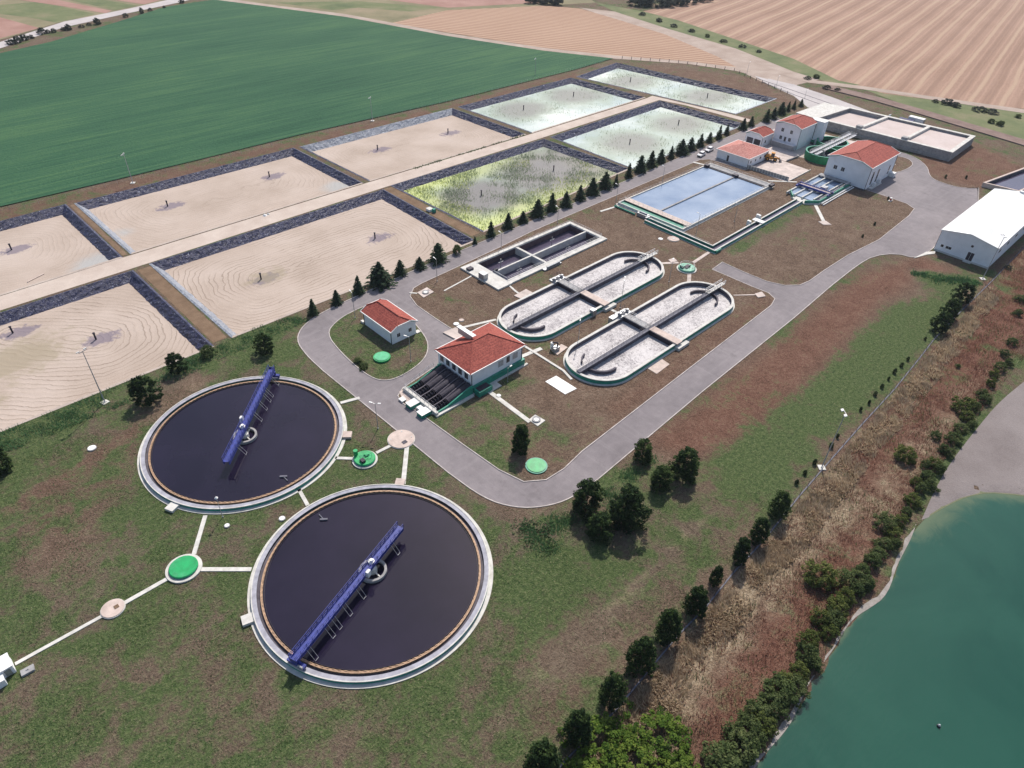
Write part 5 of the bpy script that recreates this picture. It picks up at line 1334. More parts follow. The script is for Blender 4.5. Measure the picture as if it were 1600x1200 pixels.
unit('flatbed_trailer', 'low trailer with dark blue tarpaulin beside the white container', 'trailer', x, y, [('deck', MB().box(355.6, 358.4, 102.5, 114, .9, 1.15), 'steel'), ('tarpaulin', MB().prism([(355.8, 103), (358.2, 103), (358.0, 109.5), (355.9, 109.2)], 1.16, 2.1), 'navy_tarp'),
     ('wheel', MB().tube((355.5, 105, .45), (355.9, 105, .45), .45, 14).tube((358.1, 105, .45), (358.5, 105, .45), .45, 14), 'tyre'), ('wheel', MB().tube((355.5, 111, .45), (355.9, 111, .45), .45, 14).tube((358.1, 111, .45), (358.5, 111, .45), .45, 14), 'tyre'), ('headboard', MB().box(355.6, 358.4, 113.8, 114, 1.15, 2.2), 'white_paint')])
# open basin behind the warehouse
t = thing('concrete_basin', 'open concrete basin with dark inner walls behind the warehouse', 'tank', (318, 52, 0))
q = [(304.6, 56.2), (306.5, 44.0), (344, 38.0), (344, 49.0)]
oq = [q[1], q[2], q[3], q[0]]
MB().loop(offset(oq, .7, True), oq, 0, 1.7).build('wall', 'pink_concrete', t)
MB().loop(offset(oq, .9, True), offset(oq, .71, True), 0, 1.6).build('inner_lining', 'dark_concrete', t)
MB().prism(offset(oq, .8, True), 0, .4).build('water_surface', 'tank_water', t)
x, y = at(1391, 314)
unit('hydrant_post', 'red post by the white kerb in front of the large red roofed hall', 'post', x, y, [('post', MB().cyl(x, y, .35, 0, 1.0, 14), 'red_paint'), ('cap', MB().cyl(x, y, .42, 1.0, 1.2, 14), 'white_paint'), ('base', MB().box(x-1., x+1., y-.5, y+.5, 0, .3), 'white_concrete')])

# ------------------------------------------------------------ round chambers and manholes
def chamber(px, py, r, label, lid='bright_green', ring='white_concrete', ringw=.55, h=.75, extra=None):
    x, y = at(px, py, h*.5)
    t = thing('round_chamber', label, 'chamber', (x, y, 0), 'round chambers')
    MB().ring(x, y, r-ringw, r, 0, .3 if ringw > .3 else .2, 48).build('base_ring', ring, t)
    MB().cyl(x, y, r-ringw-.02, 0, h-.12, 48).build('chamber_wall', 'green_paint' if lid == 'bright_green' else lid, t)
    MB().cyl(x, y, r-ringw+.02, h-.12, h, 48, r2=r-ringw-.12).build('lid', lid, t)
    if extra: extra(t, x, y, h)
    return t
chamber(287, 887, 2.95, 'bright green round lid in a white ring, lower left lawn', ringw=.62)
def ex1(t, x, y, h):
    MB().box(x-1.3, x-.5, y-1.2, y-.2, h, h+.5).build('hatch', 'dark_metal', t); MB().cyl(x-.8, y+1.9, .45, 0, h+1.1, 14).build('vent_pipe', 'bright_green', t); MB().rail([(x-.9, y+.2, h), (x+1.2, y-.8, h)], .9, .8, .03).build('railing', 'green_paint', t)
    MB().box(x+.3, x+1.1, y-.1, y+.7, h, h+.35).build('hatch', 'bright_green', t)
chamber(570, 717, 2.55, 'green round chamber with hatches and stub pipe between both round tanks', ringw=.42, h=.8, extra=ex1)
def ex2(t, x, y, h):
    MB().rail([(x+2.2*math.cos(a*.5), y+2.2*math.sin(a*.5), h) for a in range(13)], .9, 1.2, .03).build('railing', 'rail_steel', t); MB().box(x-1., x+.9, y-.6, y+.4, h, h+.5).build('hatch', 'dark_metal', t)
    MB().box(x-1.8, x-1.2, y+.2, y+1.4, h, h+.7).build('valve', 'green_paint', t)
chamber(1073, 419, 2.95, 'pale green railed round chamber between the oval tanks and the channel', lid='pale_green', ringw=.42, h=.8, extra=ex2)
def cover(px, py, r, label, mt, name='round_cover', h=.35, rim=None):
    x, y = at(px, py)
    t = thing(name, label, 'cover', (x, y, 0))
    MB().cyl(x, y, r, 0, h, 48).build('lid', mt, t)
    MB().ring(x, y, r+.001, r+(.3 if rim else .12), 0, h-.12, 48).build('rim', rim or 'white_concrete', t)
    return t, x, y
cover(597, 560, 1.75, 'flat green round lid on the grass below the small red roofed shed', 'lid_green', h=.7, rim='bright_green')
cover(838, 729, 1.95, 'flat green round lid on the grass inside the bend of the road', 'bright_green', h=.45, rim='green_paint')
t, x, y = cover(177, 952, 1.72, 'beige round concrete cover with a small square hatch, lower left lawn', 'pink_concrete'); MB().box(x+.2, x+.9, y-.5, y+.2, .351, .42).build('hatch', 'brown_dirt', t)
t, x, y = cover(627, 687, 2.75, 'large pinkish round cover beside the road bend kerb', 'pink_concrete', h=.3); MB().box(x-.6, x+.4, y-1.7, y-.9, .301, .4).build('hatch', 'dark_concrete', t)
for dx, dy in ((-1.8, 1.2), (1.4, 1.7), (1.9, -1.)): MB().cyl(x+dx, y+dy, .12, .3, .4, 10).build('bolt', 'steel', t)
t, x, y = cover(1052, 374, 1.75, 'pinkish round cover on the brown lawn by the green channel', 'pink_concrete', h=.3); MB().box(x-.4, x+.4, y-.4, y+.4, .301, .36).build('hatch', 'white_concrete', t)
for px, py, lb in ((838, 656, 'round white manhole on the square slab below the screw pump house'), (665, 457, 'round white manhole on the slab at the driveway corner')):
    x, y = at(px, py, .25); t = thing('manhole', lb, 'manhole', (x, y, .2)); MB().ring(x, y, .55, .95, .2, .5, 28).build('frame', 'grey_concrete', t); MB().cyl(x, y, .54, .2, .46, 28).build('lid', 'white_paint', t)
for px, py, r, lb in ((144, 701, .75, 'white round cover alone on the grass left of the further round tank'), (441, 811, .5, 'small white cap by the left rim of the nearest round tank'), (713, 507, .7, 'white round cap on the brown lawn beside the driveway kerb'),
                      (721, 501, .6, 'small square edged cover on the brown lawn above the driveway'), (779, 619, .5, 'small white cap beside the sloping white path'), (1032, 374, .7, 'small faint cover left of the pinkish round cover'), (355, 822, .4, 'pair sized small white cap below the lamp at the further round tank'), (790, 444, .5, 'tiny white cap by the corner slab of the sunken tank')):
    x, y = at(px, py); t = thing('drain_cap', lb, 'cover', (x, y, 0)); MB().cyl(x, y, r, 0, .28, 20).build('lid', 'white_paint' if r != .6 else 'pink_concrete', t); MB().ring(x, y, r+.002, r+.12, 0, .2, 20).build('rim', 'grey_concrete', t)

# ------------------------------------------------------------ lamps and masts
def post_mesh(h, r0, r1):
    return MB().cyl(0, 0, r0, 0, h, 10, r1).cyl(0, 0, r0*1.8, 0, .25, 10)
def lamp(base, top, label, kind, rz=0.8):
    x, y = at(*base); h = max(2.5, tall(base, top))
    if kind == 'mast':
        t = thing('floodlight_mast', label, 'mast', (x, y, 0), 'tall floodlight masts', rz)
        post_mesh(h, .13, .07).build('pole', 'rail_steel', None).parent = t
        MB().bar((-.9, 0, h), (.9, 0, h), .1).build('crossarm', 'steel').parent = t
        for s in (-1, 1): MB().add([(s*.8-.3, .15, h+.1), (s*.8+.3, .15, h+.1), (s*.8+.3, .55, h-.1), (s*.8-.3, .55, h-.1), (s*.8-.3, .15, h+.28), (s*.8+.3, .15, h+.28), (s*.8+.3, .6, h+.1), (s*.8-.3, .6, h+.1)], [(0, 3, 2, 1), (4, 5, 6, 7), (0, 1, 5, 4), (1, 2, 6, 5), (2, 3, 7, 6), (3, 0, 4, 7)]).build('floodlight', 'white_paint').parent = t
        MB().box(-.7, .7, -.7, .7, 0, .18).build('footing', 'white_concrete').parent = t
    elif kind == 'globe':
        t = thing('lamp_post', label, 'lamp', (x, y, 0), 'lamp posts', rz)
        post_mesh(h, .07, .05).build('pole', 'rail_steel').parent = t
        MB().cyl(0, 0, .12, h, h+.25, 14, .32).cyl(0, 0, .32, h+.25, h+.5, 14, .12).build('lamp_head', 'white_paint').parent = t
    else:
        t = thing('lamp_post', label, 'lamp', (x, y, 0), 'lamp posts', rz)
        post_mesh(h, .09, .05).build('pole', 'steel').parent = t
        n = 2 if kind == 'double' else 1
        for s in ((-1, 1) if n == 2 else (1,)):
            a = MB().bar((0, 0, h-.1), (s*.7, 0, h+.12), .06).build('arm', 'steel'); a.parent = t
            MB().bar((s*.6, 0, h+.12), (s*1.25, 0, h+.2), .28, .12).build('lamp_head', 'white_paint').parent = t
    return t
for b, tp, lb, k, rz in (
    ((164.2, 629), (129.5, 549), 'tall floodlight mast on the grass edge of the nearest tan lagoon', 'mast', .3), ((207.7, 286), (196, 241), 'tall pale mast between the crop field and the tan lagoons, left', 'mast', .9),
    ((582, 189), (580, 153), 'tall pale mast on the crop field edge above the pinkish lagoon', 'mast', .6), ((836, 118), (834, 92), 'tall pale mast on the crop field edge above the flooded lagoon', 'mast', .6),
    ((1283.5, 731), (1314, 643), 'tall twin floodlight mast beside the lakeside fence', 'mast', .8), ((1535, 436), (1568, 368), 'tall mast standing at the corner of the white roofed warehouse', 'mast', .8),
    ((348.3, 808), (340, 779), 'short globe lamp at the near rim of the further round tank', 'globe', 0), ((590.7, 670), (589, 630), 'twin headed lamp post beside the outer kerb above the pinkish cover', 'double', 2.2),
    ((555, 497), (551, 457), 'lamp post on the grass tip left of the small red roofed shed', 'single', 1.5), ((683, 440), (683, 405), 'lamp post at the driveway corner opposite the sunken tank', 'single', 1.6),
    ((642, 565), (641, 526), 'lamp post on the grass island right of the green lid', 'single', 2.2), ((793, 597), (791, 575), 'short lamp post below the green base of the screw pump house', 'single', 0), ((903, 537), (908, 498), 'lamp post on the lawn between the near ends of the oval tanks', 'double', .6),
    ((969, 482), (974, 436), 'lamp post on the lawn between the middles of the oval tanks', 'double', .6), ((1045, 441), (1048, 407), 'lamp post at the far end of the oval tank by the road', 'single', .6),
    ((1034, 289), (1036, 260), 'lamp post on the pool verge, level with the middle of the pool', 'single', 1.6), ((962, 320), (966, 289), 'lamp post on the road verge at the near corner of the pool', 'single', 1.6),
    ((1147, 347), (1149, 318), 'lamp post on the lawn strip between pool and channel', 'single', 1.6), ((1087, 368), (1091, 334), 'lamp post at the near right corner of the pool', 'single', 1.6), ((871, 349), (871, 324), 'lamp post on the road verge at the far end of the sunken tank', 'single', 1.6),
    ((783, 388), (783, 364), 'lamp post on the road verge beside the middle of the sunken tank', 'single', 1.6), ((1166, 119), (1167, 97), 'lamp post on the pale apron by the end of the farm track', 'single', 0), ((1212, 138), (1214, 119), 'lamp post on the verge of the pale entrance road', 'single', 0), ((1257, 154), (1258, 140), 'lamp post at the entrance road beside the concrete beds', 'single', 0)):
    lamp(b, tp, lb, k, rz)

# ------------------------------------------------------------ fences
def fence(name, label, pts, h, step, footing=True, mat='steel', r=.035):
    t = thing(name, label, 'fence', (*pts[0], 0))
    L = 0; segs = []
    for a, b in zip(pts, pts[1:]): segs.append((a, b, math.hypot(b[0]-a[0], b[1]-a[1])))
    pm = MB().bar((0, 0, 0), (0, 0, h), r*2); pmesh = None; n = 0
    for a, b, l in segs:
        k = max(1, round(l/step))
        for i in range(k):
            p = lerp2(a, b, i/k)
            if n >= 98: break
            if pmesh is None:
                o = pm.build('post', mat); pmesh = o.data; o.parent = t
            else: o = inst('post', pmesh, t)
            o.location = (p[0]-pts[0][0], p[1]-pts[0][1], 0); n += 1
    w = MB()
    for a, b, l in segs:
        for hh in (h*.5, h*.97): w.bar((*a, hh), (*b, hh), .014)
    w.build('wire', mat, t)
    if footing: MB().wallpath(pts, .22, 0, .14).build('footing', 'slate_concrete', t)
    return t
FENCE = ats([(840, 1245), (882, 1190), (964, 1108), (1060, 992), (1101, 951), (1145, 896), (1193, 845), (1249, 775), (1296, 721), (1347, 663), (1397, 609), (1435, 562), (1458, 532), (1500, 488), (1548, 441), (1640, 345)])
fence('boundary_fence', 'wire fence on a grey footing between the lawn and the lakeside grass', FENCE, 1.9, 3.2, True, 'dark_metal', .03)
fence('field_fence', 'short dark post fence beside the farm track at the far lagoon', ats([(972, 92), (1060, 98), (1147, 111), (1172, 123), (1200, 134), (1240, 152)]), 1.6, 5.0, False, 'dark_metal', .1)
fence('field_fence', 'thin wire fence along the crop field edge above the lagoons', [(-20, 258.5), (100, 258.3), (210, 258.4), (326, 261)], 1.7, 4.2, False, 'steel', .03)

x, y = at(1467, 1134)
unit('buoy', 'small pale float alone on the green lake', 'buoy', x, y, [('body', MB().cyl(x, y, .3, -.25, .12, 16, .22), 'dark_metal'), ('cap', MB().cyl(x, y, .2, .121, .35, 14, .1), 'rail_steel')])
x, y = at(675, 330)
unit('valve_box', 'pale valve box with green cabinet on the dyke before the reedy lagoon', 'box', x, y, [('box', MB().box(x-1.2, x+.4, y-.2, y+1.6, 0, .8), 'white_paint'), ('lid', MB().box(x-1.3, x+.5, y-.3, y+1.7, .801, .9), 'white_concrete'), ('cabinet', MB().box(x-.5, x+.4, y-1.7, y-.7, 0, 1.3), 'green_paint')])
a, b = at(43, 441, -1.95), at(69, 428, -1.95)
tag(MB().bar((*a, -1.85), (*b, -1.85), .35, .14).build('plank', 'pink_concrete'), 'long pale plank lying on the bare lagoon at the left edge', 'plank')
x, y = at(414, 337)
unit('sandbag_heap', 'small white heap at the edge of the sandy road between lagoons', 'heap', x, y, [('sack', MB().cyl(x, y, .8, 0, .5, 10, .3), 'white_paint'), ('sack', MB().cyl(x+1.3, y+.2, .6, 0, .4, 9, .25), 'white_concrete')])

# ------------------------------------------------------------ trees and shrubs
def leafmesh(name, C, N, size, mat, asp=1.6, up=.0):
    """one triangle pair (kite) per leaf clump: centres C, rough normals N"""
    n = len(C); s = size*rng.uniform(.6, 1.35, n)
    N = N/np.maximum(1e-6, np.linalg.norm(N, axis=1))[:, None]
    R = rng.normal(size=(n, 3)); A = np.cross(N, R); A /= np.linalg.norm(A, axis=1)[:, None]; B = np.cross(N, A)
    V = np.stack([C-A*(s*asp/2)[:, None], C-B*(s/2)[:, None], C+A*(s*asp/2)[:, None], C+B*(s/2)[:, None]], 1)
    me = bpy.data.meshes.new(name)
    me.from_pydata(V.reshape(-1, 3).tolist(), [], np.arange(4*n).reshape(-1, 4).tolist())
    me.materials.append(MT[mat])
    t = me.attributes.new('tint', 'FLOAT', 'FACE')
    me.update()
    return me, t
def settint(t, v): t.data.foreach_set('value', np.clip(v, 0, 1).astype(np.float32))
def spruce_mesh(seed, slim=1.):
    r = np.random.default_rng(seed); C = []; N = []; T = []
    levels = 15
    for i in range(levels):
        z = .07+.9*(i/(levels-1))**.95
        R = (.235*(1-z)**.8+.012)*slim
        k = max(4, int(13*(1-z)+4))
        for j in range(k):
            a = 2*np.pi*j/k+r.uniform(-.25, .25)+i*.7; L = R*r.uniform(.65, 1.28)
            m = max(2, int(7*L/.235)+2)
            for q in range(m):
                s = (q+.6)/m; rr = L*s
                C.append((rr*np.cos(a)+r.normal(0, .008), rr*np.sin(a)+r.normal(0, .008), z+.035-.10*s*s*(1-z*.5)+r.normal(0, .008)))
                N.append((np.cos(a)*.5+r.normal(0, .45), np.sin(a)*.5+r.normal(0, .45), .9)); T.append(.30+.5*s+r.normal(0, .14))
    me, t = leafmesh('spruce_crown', np.array(C), np.array(N), .052, 'spruce', 1.7); settint(t, np.array(T)); return me
def clump_mesh(name, seed, mat, prof, nclump, nleaf, leaf, rad, top=1., jag=.16):
    """prof(z) gives crown radius at height 0..1"""
    r = np.random.default_rng(seed); C = []; N = []; T = []
    lob = r.uniform(.70, 1.25, 9)
    for i in range(nclump):
        z = r.uniform(.04, 1.)*top
        a = r.uniform(0, 2*np.pi); R = prof(z)*np.interp((a/(2*np.pi)*9) % 9, range(10), np.append(lob, lob[0]))
        rr = R*np.sqrt(r.uniform(.25, 1.))*r.uniform(.85, 1.+jag)
        c = np.array([rr*np.cos(a), rr*np.sin(a), z+r.normal(0, .02)])
        m = int(nleaf*r.uniform(.6, 1.4)); cr = rad*r.uniform(.6, 1.3)
        d = r.normal(size=(m, 3)); d /= np.linalg.norm(d, axis=1)[:, None]; d[:, 2] *= .75
        P = c+d*cr*(r.uniform(.35, 1., m)**.5)[:, None]
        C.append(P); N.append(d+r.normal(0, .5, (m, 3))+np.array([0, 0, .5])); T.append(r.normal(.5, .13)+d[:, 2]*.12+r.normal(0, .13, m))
    me, t = leafmesh(name, np.concatenate(C), np.concatenate(N), leaf, mat, 1.5); settint(t, np.concatenate(T)); return me
def trunk_mesh(seed, h, r0, limbs=5, spread=.25):
    r = random.Random(seed); b = MB().cyl(0, 0, r0, 0, h, 8, r0*.3)
    for k in range(limbs):
        a = r.uniform(0, 6.28); z = h*r.uniform(.35, .85); L = spread*r.uniform(.6, 1.)
        b.tube((0, 0, z), (L*math.cos(a), L*math.sin(a), z+L*.5), r0*.35, 5)
    me = bpy.data.meshes.new('trunk'); me.from_pydata(b.v, [], b.f); me.materials.append(MT['bark']); me.update(); return me
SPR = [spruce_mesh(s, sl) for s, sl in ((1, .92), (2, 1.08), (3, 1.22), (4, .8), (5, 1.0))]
SPT = [trunk_mesh(9, .9, .016, 0)]
pp = lambda z: .30*np.sqrt(max(0., 1-((z-.42)/.60)**2))*(1.05-.25*z)+.015
PINE = [clump_mesh('pine_crown', 20+s, 'pine', lambda z, w=w: w*pp(z), 170, 40, .030, .062) for s, w in ((0, .82), (1, .95), (2, 1.1), (3, .9))]
BUSHY = [clump_mesh('pine_crown', 30+s, 'pine', lambda z, w=w: w*(.36*np.sqrt(max(0., 1-((z-.45)/.57)**2))+.02), 170, 42, .036, .075) for s, w in ((0, 1.), (1, 1.12))]
PNT = [trunk_mesh(19, .85, .022, 6, .2)]
def dome(w): return lambda z: w*np.sqrt(max(0., 1-(max(0, z-.25)/.78)**2))*(.8 if z < .15 else 1.)
SHR = [clump_mesh('shrub_crown', 40+s, 'shrub_leaf', dome(w), 70, 46, .062, .16) for s, w in ((0, .55), (1, .66), (2, .78))]
YSH = [clump_mesh('shrub_crown', 50+s, 'yellow_shrub', dome(w), 62, 46, .062, .15) for s, w in ((0, .62), (1, .72))]
BSH = [clump_mesh('bush_crown', 60+s, 'bright_leaf', dome(w), 110, 50, .062, .14) for s, w in ((0, .85), (1, 1.0))]
HDG = [clump_mesh('hedge_crown', 70+s, 'purple_leaf', dome(w), 46, 36, .085, .18) for s, w in ((0, .7), (1, .95))]
SHT = [trunk_mesh(29, .6, .03, 7, .35)]
HF = {'spruce_tree': .88, 'pine_tree': .80, 'shore_shrub': .57, 'bush': .6, 'shrub': .8}
def plant(name, label, cat, px, py, top, crowns, trunks, group, w=1., hmin=.8, z=0., h=None):
    x, y = at(px, py, z)
    if h is None: h = max(hmin, tall((px, py), (px, top))*HF.get(name, .8))
    t = thing(name, label, cat, (x, y, z), group, rnd.uniform(0, 6.28))
    t.scale = (h*w, h*w, h)
    inst('trunk', rnd.choice(trunks), t); inst('crown', rnd.choice(crowns), t)
    return t
def ordw(i):
    W = ['first', 'second', 'third', 'fourth', 'fifth', 'sixth', 'seventh', 'eighth', 'ninth', 'tenth', 'eleventh', 'twelfth', 'thirteenth', 'fourteenth', 'fifteenth', 'sixteenth', 'seventeenth', 'eighteenth', 'nineteenth', 'twentieth']
    T = {20: 'twent', 30: 'thirt', 40: 'fort', 50: 'fift', 60: 'sixt'}
    if i <= 20: return W[i-1]
    return T[i//10*10]+'y '+W[i % 10-1] if i % 10 else T[i]+'ieth'
ROW = [(490, 491, 464), (527, 474, 450), (561, 458, 428), (594, 444, 405), (626, 429, 403), (656, 419, 399), (685, 408, 376), (742, 381, 368), (767, 369, 343), (794, 356, 330), (817, 347, 328), (840, 337, 308), (862, 329, 298), (884, 322, 296), (906, 312, 286), (925.5, 303, 274), (945, 294, 265), (962, 290, 270),
       (982, 277, 252), (1000, 268, 239), (1017, 260, 232), (1032, 253, 230), (1048, 247, 225), (1064, 240, 214), (1078.5, 234, 212), (1094, 229, 206), (1108, 222, 204), (1123, 217, 193), (1135, 210, 192), (1160.5, 202, 182), (1173, 197, 179), (1197, 190, 167), (1208, 185, 165), (1220, 178, 156), (1231, 173, 156), (1240, 170, 154), (1251, 166, 152)]
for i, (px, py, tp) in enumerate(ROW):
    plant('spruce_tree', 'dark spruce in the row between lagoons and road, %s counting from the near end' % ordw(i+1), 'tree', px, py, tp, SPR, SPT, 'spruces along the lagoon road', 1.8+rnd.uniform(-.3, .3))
for px, py, tp, lb in ((714, 396, 381, 'thin straggly shrub in the conifer row where the bare lagoon ends'), (325, 556, 538, 'small dark shrub at the lagoon corner left of the conifers'), (100, 600, 0, None)):
    if lb: plant('shrub', lb, 'shrub', px, py, tp, SHR, SHT, None, .9)
for px, py, tp, lb, c, w in (
    (232, 629, 577, 'dark bushy pine on the lagoon edge above the further round tank', BUSHY, 1.0), (279, 581, 544, 'dark bushy pine at the lagoon corner, next to the larger one', BUSHY, .95), (415, 550, 515, 'dark bushy pine alone on the grass left of the road curve', BUSHY, 1.),
    (4, 735, 682, 'dark bushy pine cut by the left edge of the picture', BUSHY, 1.1), (814, 706, 655, 'dark pine standing alone inside the bend of the road', PINE, 1.05),
    (1003, 716, 680, 'smallest pine of the clump, nearest the road kerb', PINE, 1.19), (1067, 744, 690, 'dark pine at the right hand edge of the clump by the road', PINE, 1.25), (1030, 761, 720, 'dark pine in the middle of the clump by the road', PINE, 1.38), (978, 817, 752, 'broadest pine at the front of the clump by the road', PINE, 1.25), (915, 797, 744, 'dark pine at the left of the clump, right beside the road', PINE, 1.25), (936, 836, 798, 'dark pine nearest the camera in the clump, throwing the longest shadow', PINE, 1.50),
    (1212, 806, 754, 'pine along the lakeside fence, furthest from the camera', PINE, 0.98), (1181, 846, 796, 'pine along the lakeside fence, second from the far end', PINE, 0.90), (1152, 877, 826, 'pine along the lakeside fence, third from the far end', PINE, 0.90), (1116, 913, 874, 'slim small pine along the lakeside fence between larger ones', PINE, 0.78), (1082, 957, 904, 'pine along the lakeside fence just below the slim one', PINE, 1.02), (1039, 998, 940, 'pine along the lakeside fence, fifth from the bottom', PINE, 0.90), (997, 1046, 986, 'pine along the lakeside fence, fourth from the bottom', PINE, 0.90), (952, 1101, 1045, 'pine along the lakeside fence, third from the bottom', PINE, 0.78), (899, 1158, 1102, 'pine along the lakeside fence, second from the bottom', PINE, 0.90), (844, 1214, 1154, 'pine along the lakeside fence, cut by the bottom edge', PINE, 0.98),
    (1466, 517, 478, 'dark spreading pine by the warehouse corner, nearest of three', BUSHY, 1.0), (1481, 497, 457, 'dark spreading pine by the warehouse corner, middle of three', BUSHY, 1.05), (1500, 472, 432, 'dark spreading pine by the warehouse corner, furthest of three', BUSHY, 1.0)):
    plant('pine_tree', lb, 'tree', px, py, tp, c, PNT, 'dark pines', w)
SAP = [(1445, 531, 524), (1418, 563, 555), (1408, 573, 564), (1397, 583, 573), (1388, 594, 586), (1377, 606, 597), (1367, 618, 609), (1357, 631, 622), (1344, 642, 633), (1308, 684, 675), (1298, 699, 689), (1272, 725, 714), (1257, 741, 732), (1244, 756, 747)]
for i, (px, py, tp) in enumerate(SAP):
    plant('young_conifer', 'tiny dark sapling planted along the lakeside fence, %s from the far end' % ordw(i+1), 'sapling', px, py, tp, PINE, PNT, 'saplings along the fence', 1.15, .7)
for px, py, tp, lb in ((1225 , 0, 0, ''),): pass
for px, py, lb in ((1387, 312, 'tiny dark sapling beside the red post'), (1366, 352, 'tiny dark sapling on the lawn below the large red roofed hall'), (1347, 371, 'tiny dark sapling low on the lawn near the road edge'), (1477, 278, 'tiny dark sapling on the brown lawn behind the paved yard'), (1509, 279, 'tiny faint sapling on the brown lawn near the warehouse')):
    plant('young_conifer', lb, 'sapling', px, py, py-7, PINE, PNT, 'saplings on the lawn', 1.2, .6)
# shoreline shrubs
SH = [(1593, 470, 452), (1588, 492, 474), (1579, 538, 520), (1568, 556, 536), (1561, 578, 556), (1546, 602, 578), (1532, 618, 597), (1509, 655, 632), (1499, 674, 653), (1489, 690, 668), (1472, 706, 684), (1458, 728, 706), (1444, 729, 710), (1446, 750, 726), (1436, 768, 743), (1424, 786, 762), (1404, 818, 790), (1392, 838, 812), (1378, 854, 828), (1361, 880, 852), (1345, 900, 868), (1330, 912, 882), (1318, 938, 905), (1279, 972, 938), (1292, 990, 966), (1257, 1028, 992), (1248, 1056, 1022), (1268, 1040, 1012), (1212, 1090, 1052), (1226, 1074, 1046), (1200, 1108, 1076), (1177, 1122, 1090), (1164, 1152, 1112), (1150, 1176, 1134), (1126, 1206, 1160), (1178, 1160, 1132), (1575, 570, 550), (1551, 588, 566), (1538, 628, 606), (1520, 640, 618), (1515, 668, 646), (1481, 712, 690), (1466, 738, 714), (1452, 762, 738), (1430, 756, 734), (1414, 806, 782), (1396, 856, 830), (1370, 870, 846), (1352, 916, 888), (1336, 928, 900), (1306, 952, 922), (1262, 1004, 974), (1240, 1080, 1050), (1190, 1134, 1104), (1138, 1196, 1160), (1300, 972, 948)]
for i, (px, py, tp) in enumerate(SH):
    plant('shore_shrub', 'olive green shrub along the lake shore, %s from the far end' % ordw(i+1), 'shrub', px, py, tp, SHR+YSH[:1], SHT, 'shrubs along the lake shore', 1.05+rnd.uniform(-.25, .3))
for px, py, tp, lb, w in ((1411, 718, 683, 'round yellow green bush alone on the reddish lakeside grass, further one', 1.0), (1278, 908, 864, 'round yellow green bush alone on the reddish lakeside grass, nearer one', 1.1), (1505, 640, 608, 'bright yellow green shrub at the upper part of the shore belt', 1.2), (1381, 822, 792, 'dark rounded shrub standing just left of the shore belt', 1.1), (1461, 684, 667, 'small dark shrub left of the shore belt near the mud', 1.), (1496, 574, 565, 'tiny grey green shrub alone on the reddish lakeside slope', 1.1)):
    plant('bush', lb, 'bush', px, py, tp, YSH if 'yellow' in lb else SHR, SHT, None, w)
for px, py, lb, w, hh in ((940, 1166, 'bright green leafy thicket at the bottom edge, left of three', 1.6, 2.6), (1030, 1158, 'bright green leafy thicket at the bottom edge, right of three', 1.6, 2.6), (915, 1222, 'bright green leafy thicket at the bottom edge, nearest the fence', 1.5, 2.6), (985, 1190, 'bright green leafy thicket in the middle of the bottom edge', 1.7, 2.4), (1064, 1222, 'bright green leafy thicket at the bottom edge, closest to the lake', 1.4, 2.6)):
    plant('bush', lb, 'bush', px, py, 0, BSH, SHT, 'bright green thickets', w, h=hh)
for i, (px, py, tp, w) in enumerate(((17, 69, 60, 1.5), (28, 67, 54, 1.), (38, 63, 52, 1.2), (50, 60, 53, 1.2), (66, 53, 41, .9), (75, 52, 45, 1.2), (84, 51, 43, 1.1), (108, 47, 36, 1.), (100, 48, 41, 1.1), (128, 43, 39, 1.4), (140, 40, 36, 1.2), (153, 38, 26, 1.), (196, 27, 19, 1.), (222, 21, 10, .7), (235, 18, 11, .8), (257, 13, 8, 1.), (284, 5, -3, 1.))):
    plant('roadside_bush', 'dark hedge bush beside the country road, %s from the left edge' % ordw(i+1), 'bush', px, py, tp, HDG, SHT, 'bushes along the country road', w, 1.5)
for i, (px, py, tp, w) in enumerate(((832, 5, -12, 1.3), (850, 6, -12, 1.3), (868, 7, -12, 1.3), (992, 9, -8, 1.2), (1006, 10, -12, 1.3), (1024, 10, -12, 1.3), (1042, 10, -10, 1.3), (1060, 8, -12, 1.4), (1078, 5, -12, 1.3), (1100, 2, -14, 1.3), (1122, -2, -16, 1.3))):
    plant('hedge_tree', 'dark leafy tree of the far hedge behind the stubble field, %s from the left' % ordw(i+1), 'tree', px, py, tp, HDG, SHT, 'far hedge trees', w, 3.)
for i, (px, py, tp, w) in enumerate(((1004, 24, 18, 1.6), (1030, 34, 27, 1.6), (1052, 42, 36, 1.7), (1080, 50, 44, 1.7), (1105, 58, 52, 1.6), (1130, 66, 60, 1.6), (1160, 74, 68, 1.6), (1185, 82, 77, 1.6), (1275, 122, 115, 1.8), (1262, 124, 118, 1.6), (1480, 163, 152, 1.6), (1492, 167, 158, 1.6), (1530, 174, 165, 2.), (1548, 177, 168, 1.7), (1462, 160, 154, 1.4), (1548, 192, 184, 1.6), (1562, 196, 187, 1.6), (1590, 184, 177, 1.5), (1292, 139, 132, 1.5), (1308, 142, 136, 1.5), (1575, 420, 412, 1.))):
    plant('verge_shrub', 'low scrubby shrub on the verges beside the far stubble fields, %s along' % ordw(i+1), 'shrub', px, py, tp, HDG+SHR[:1], SHT, 'low shrubs on the verges', w, 1.0)
for px, py, lb in ((560, 566, 'low dark clump in the grass left of the green lid'), (568, 575, 'low dark clump in the grass just below the green lid'),):
    plant('bush', lb, 'bush', px, py, py-10, SHR, SHT, None, 1.6)

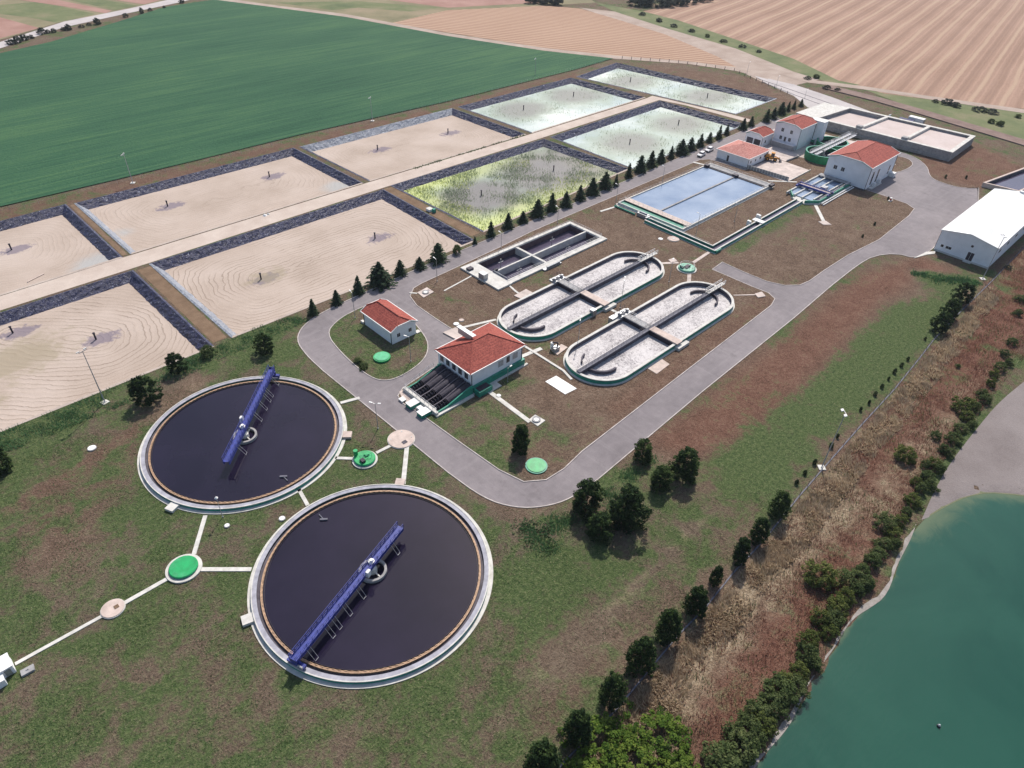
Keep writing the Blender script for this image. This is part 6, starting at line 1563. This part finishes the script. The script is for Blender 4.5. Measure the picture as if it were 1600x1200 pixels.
# ------------------------------------------------------------ grass that stands up
LS = ats([(960, 1120), (1060, 1005), (1150, 905), (1250, 785), (1440, 566), (1545, 447), (1640, 345), (1700, 400), (1600, 560), (1520, 660), (1430, 780), (1375, 905), (1250, 1075), (1150, 1200), (1120, 1260), (850, 1260)])
strip = ats([(975, 1115), (1060, 1008), (1150, 908), (1250, 790), (1440, 570), (1545, 450), (1560, 470), (1470, 590), (1380, 700), (1280, 830), (1180, 950), (1100, 1060), (1050, 1130), (930, 1240), (900, 1200)])
P = scatter(strip, 26000, 11, .25, -.05)
tag(blades('dry_grass', P, .9, .09, 'straw', .9, z=-.05), 'tall pale straw coloured grass beside the lakeside fence', 'grass')
P = scatter(LS, 32000, 12, .22, .0); P = P[~inpoly(P, LAKE)]
tag(blades('dry_grass', P, .7, .055, 'autumn', .7, z=-.05), 'reddish brown dry weeds on the slope above the lake', 'grass')
P = scatter(LS, 5000, 15, .22, .45); P = P[~inpoly(P, LAKE)]
tag(blades('dry_grass', P, .9, .06, 'weed', .7, z=-.05), 'scattered green weeds among the dry lakeside grass', 'grass')
lag_edge = ats([(0, 676), (150, 616), (335, 544), (400, 512), (480, 486), (486, 500), (420, 530), (335, 566), (230, 620), (150, 650), (60, 690), (0, 712)])
P = scatter(lag_edge, 5000, 21, .25, .15)
tag(blades('weeds', P, .55, .09, 'lush', .8), 'dark green weeds along the edge of the nearest lagoons', 'weeds')
def blob(px, r, n):
    out = []
    for p, q in zip(px, r):
        c = at(*p); m = int(n*q*q/9)
        out.append(np.array(c)+rng.normal(0, .42, (m, 2))*q*np.array([1.2, .9]))
    return np.concatenate(out)
P = blob([(840, 838), (866, 822), (822, 824), (858, 856), (890, 812), (960, 790), (985, 742), (1012, 720), (950, 772), (1000, 800)], [3.2, 3.0, 2.4, 2.2, 2.2, 2.2, 2.6, 2.2, 2.0, 1.8], 520)
P = P[~inpoly(P, OUT)]
tag(blades('weeds', P, .42, .11, 'lush', .8), 'dark green weed patches round the clump of pines', 'weeds')
P = np.column_stack([rng.uniform(150, 208, 900), 205.2+rng.normal(0, .35, 900)]); P = P[vnoise(P, .3, 6) > .1]
tag(blades('weeds', P, .5, .12, 'weed', .6), 'thin line of dark weeds along the sandy road edge', 'weeds')
P = blob([(1445, 430), (1465, 436), (1485, 438), (1505, 440), (1522, 442), (1430, 428)], [2.2, 2.6, 2.8, 2.6, 2.2, 1.6], 420)
tag(blades('weeds', P, .7, .12, 'lush', .8), 'dark green weeds in front of the warehouse', 'weeds')
near = ats([(-60, 760), (200, 640), (480, 520), (600, 690), (740, 790), (900, 800), (1180, 770), (1210, 800), (1000, 1040), (860, 1230), (-120, 1230)])
bad = lambda Q: (np.hypot(Q[:, 0]-34.95, Q[:, 1]-111.7) < 20.6) | (np.hypot(Q[:, 0]-35, Q[:, 1]-66.4) < 20.6) | inpoly(Q, OUT) | (Q[:, 1] > 146.6)
P = scatter(near, 34000, 41, .16, .3); P = P[~bad(P)]
tag(blades('grass_tufts', P, .17, .07, 'weed', .9), 'green tufts scattered over the front lawn', 'grass')
P = scatter(near, 18000, 43, .2, .3); P = P[~bad(P)]
tag(blades('grass_tufts', P, .16, .06, 'olive_blade', .9), 'olive tufts scattered over the front lawn', 'grass')

# ------------------------------------------------------------ summer haze
hz = bpy.data.materials.new('haze'); hz.use_nodes = True; hn = hz.node_tree; hn.nodes.clear()
pv = hn.nodes.new('ShaderNodeVolumePrincipled'); pv.inputs['Color'].default_value = (.80, .88, 1., 1); pv.inputs['Density'].default_value = HAZE; pv.inputs['Anisotropy'].default_value = .2
ho = hn.nodes.new('ShaderNodeOutputMaterial'); hn.links.new(pv.outputs[0], ho.inputs['Volume'])
MT['haze'] = hz
stuff(MB().box(-950, 3250, -950, 3250, -4, 106).build('haze', 'haze'))
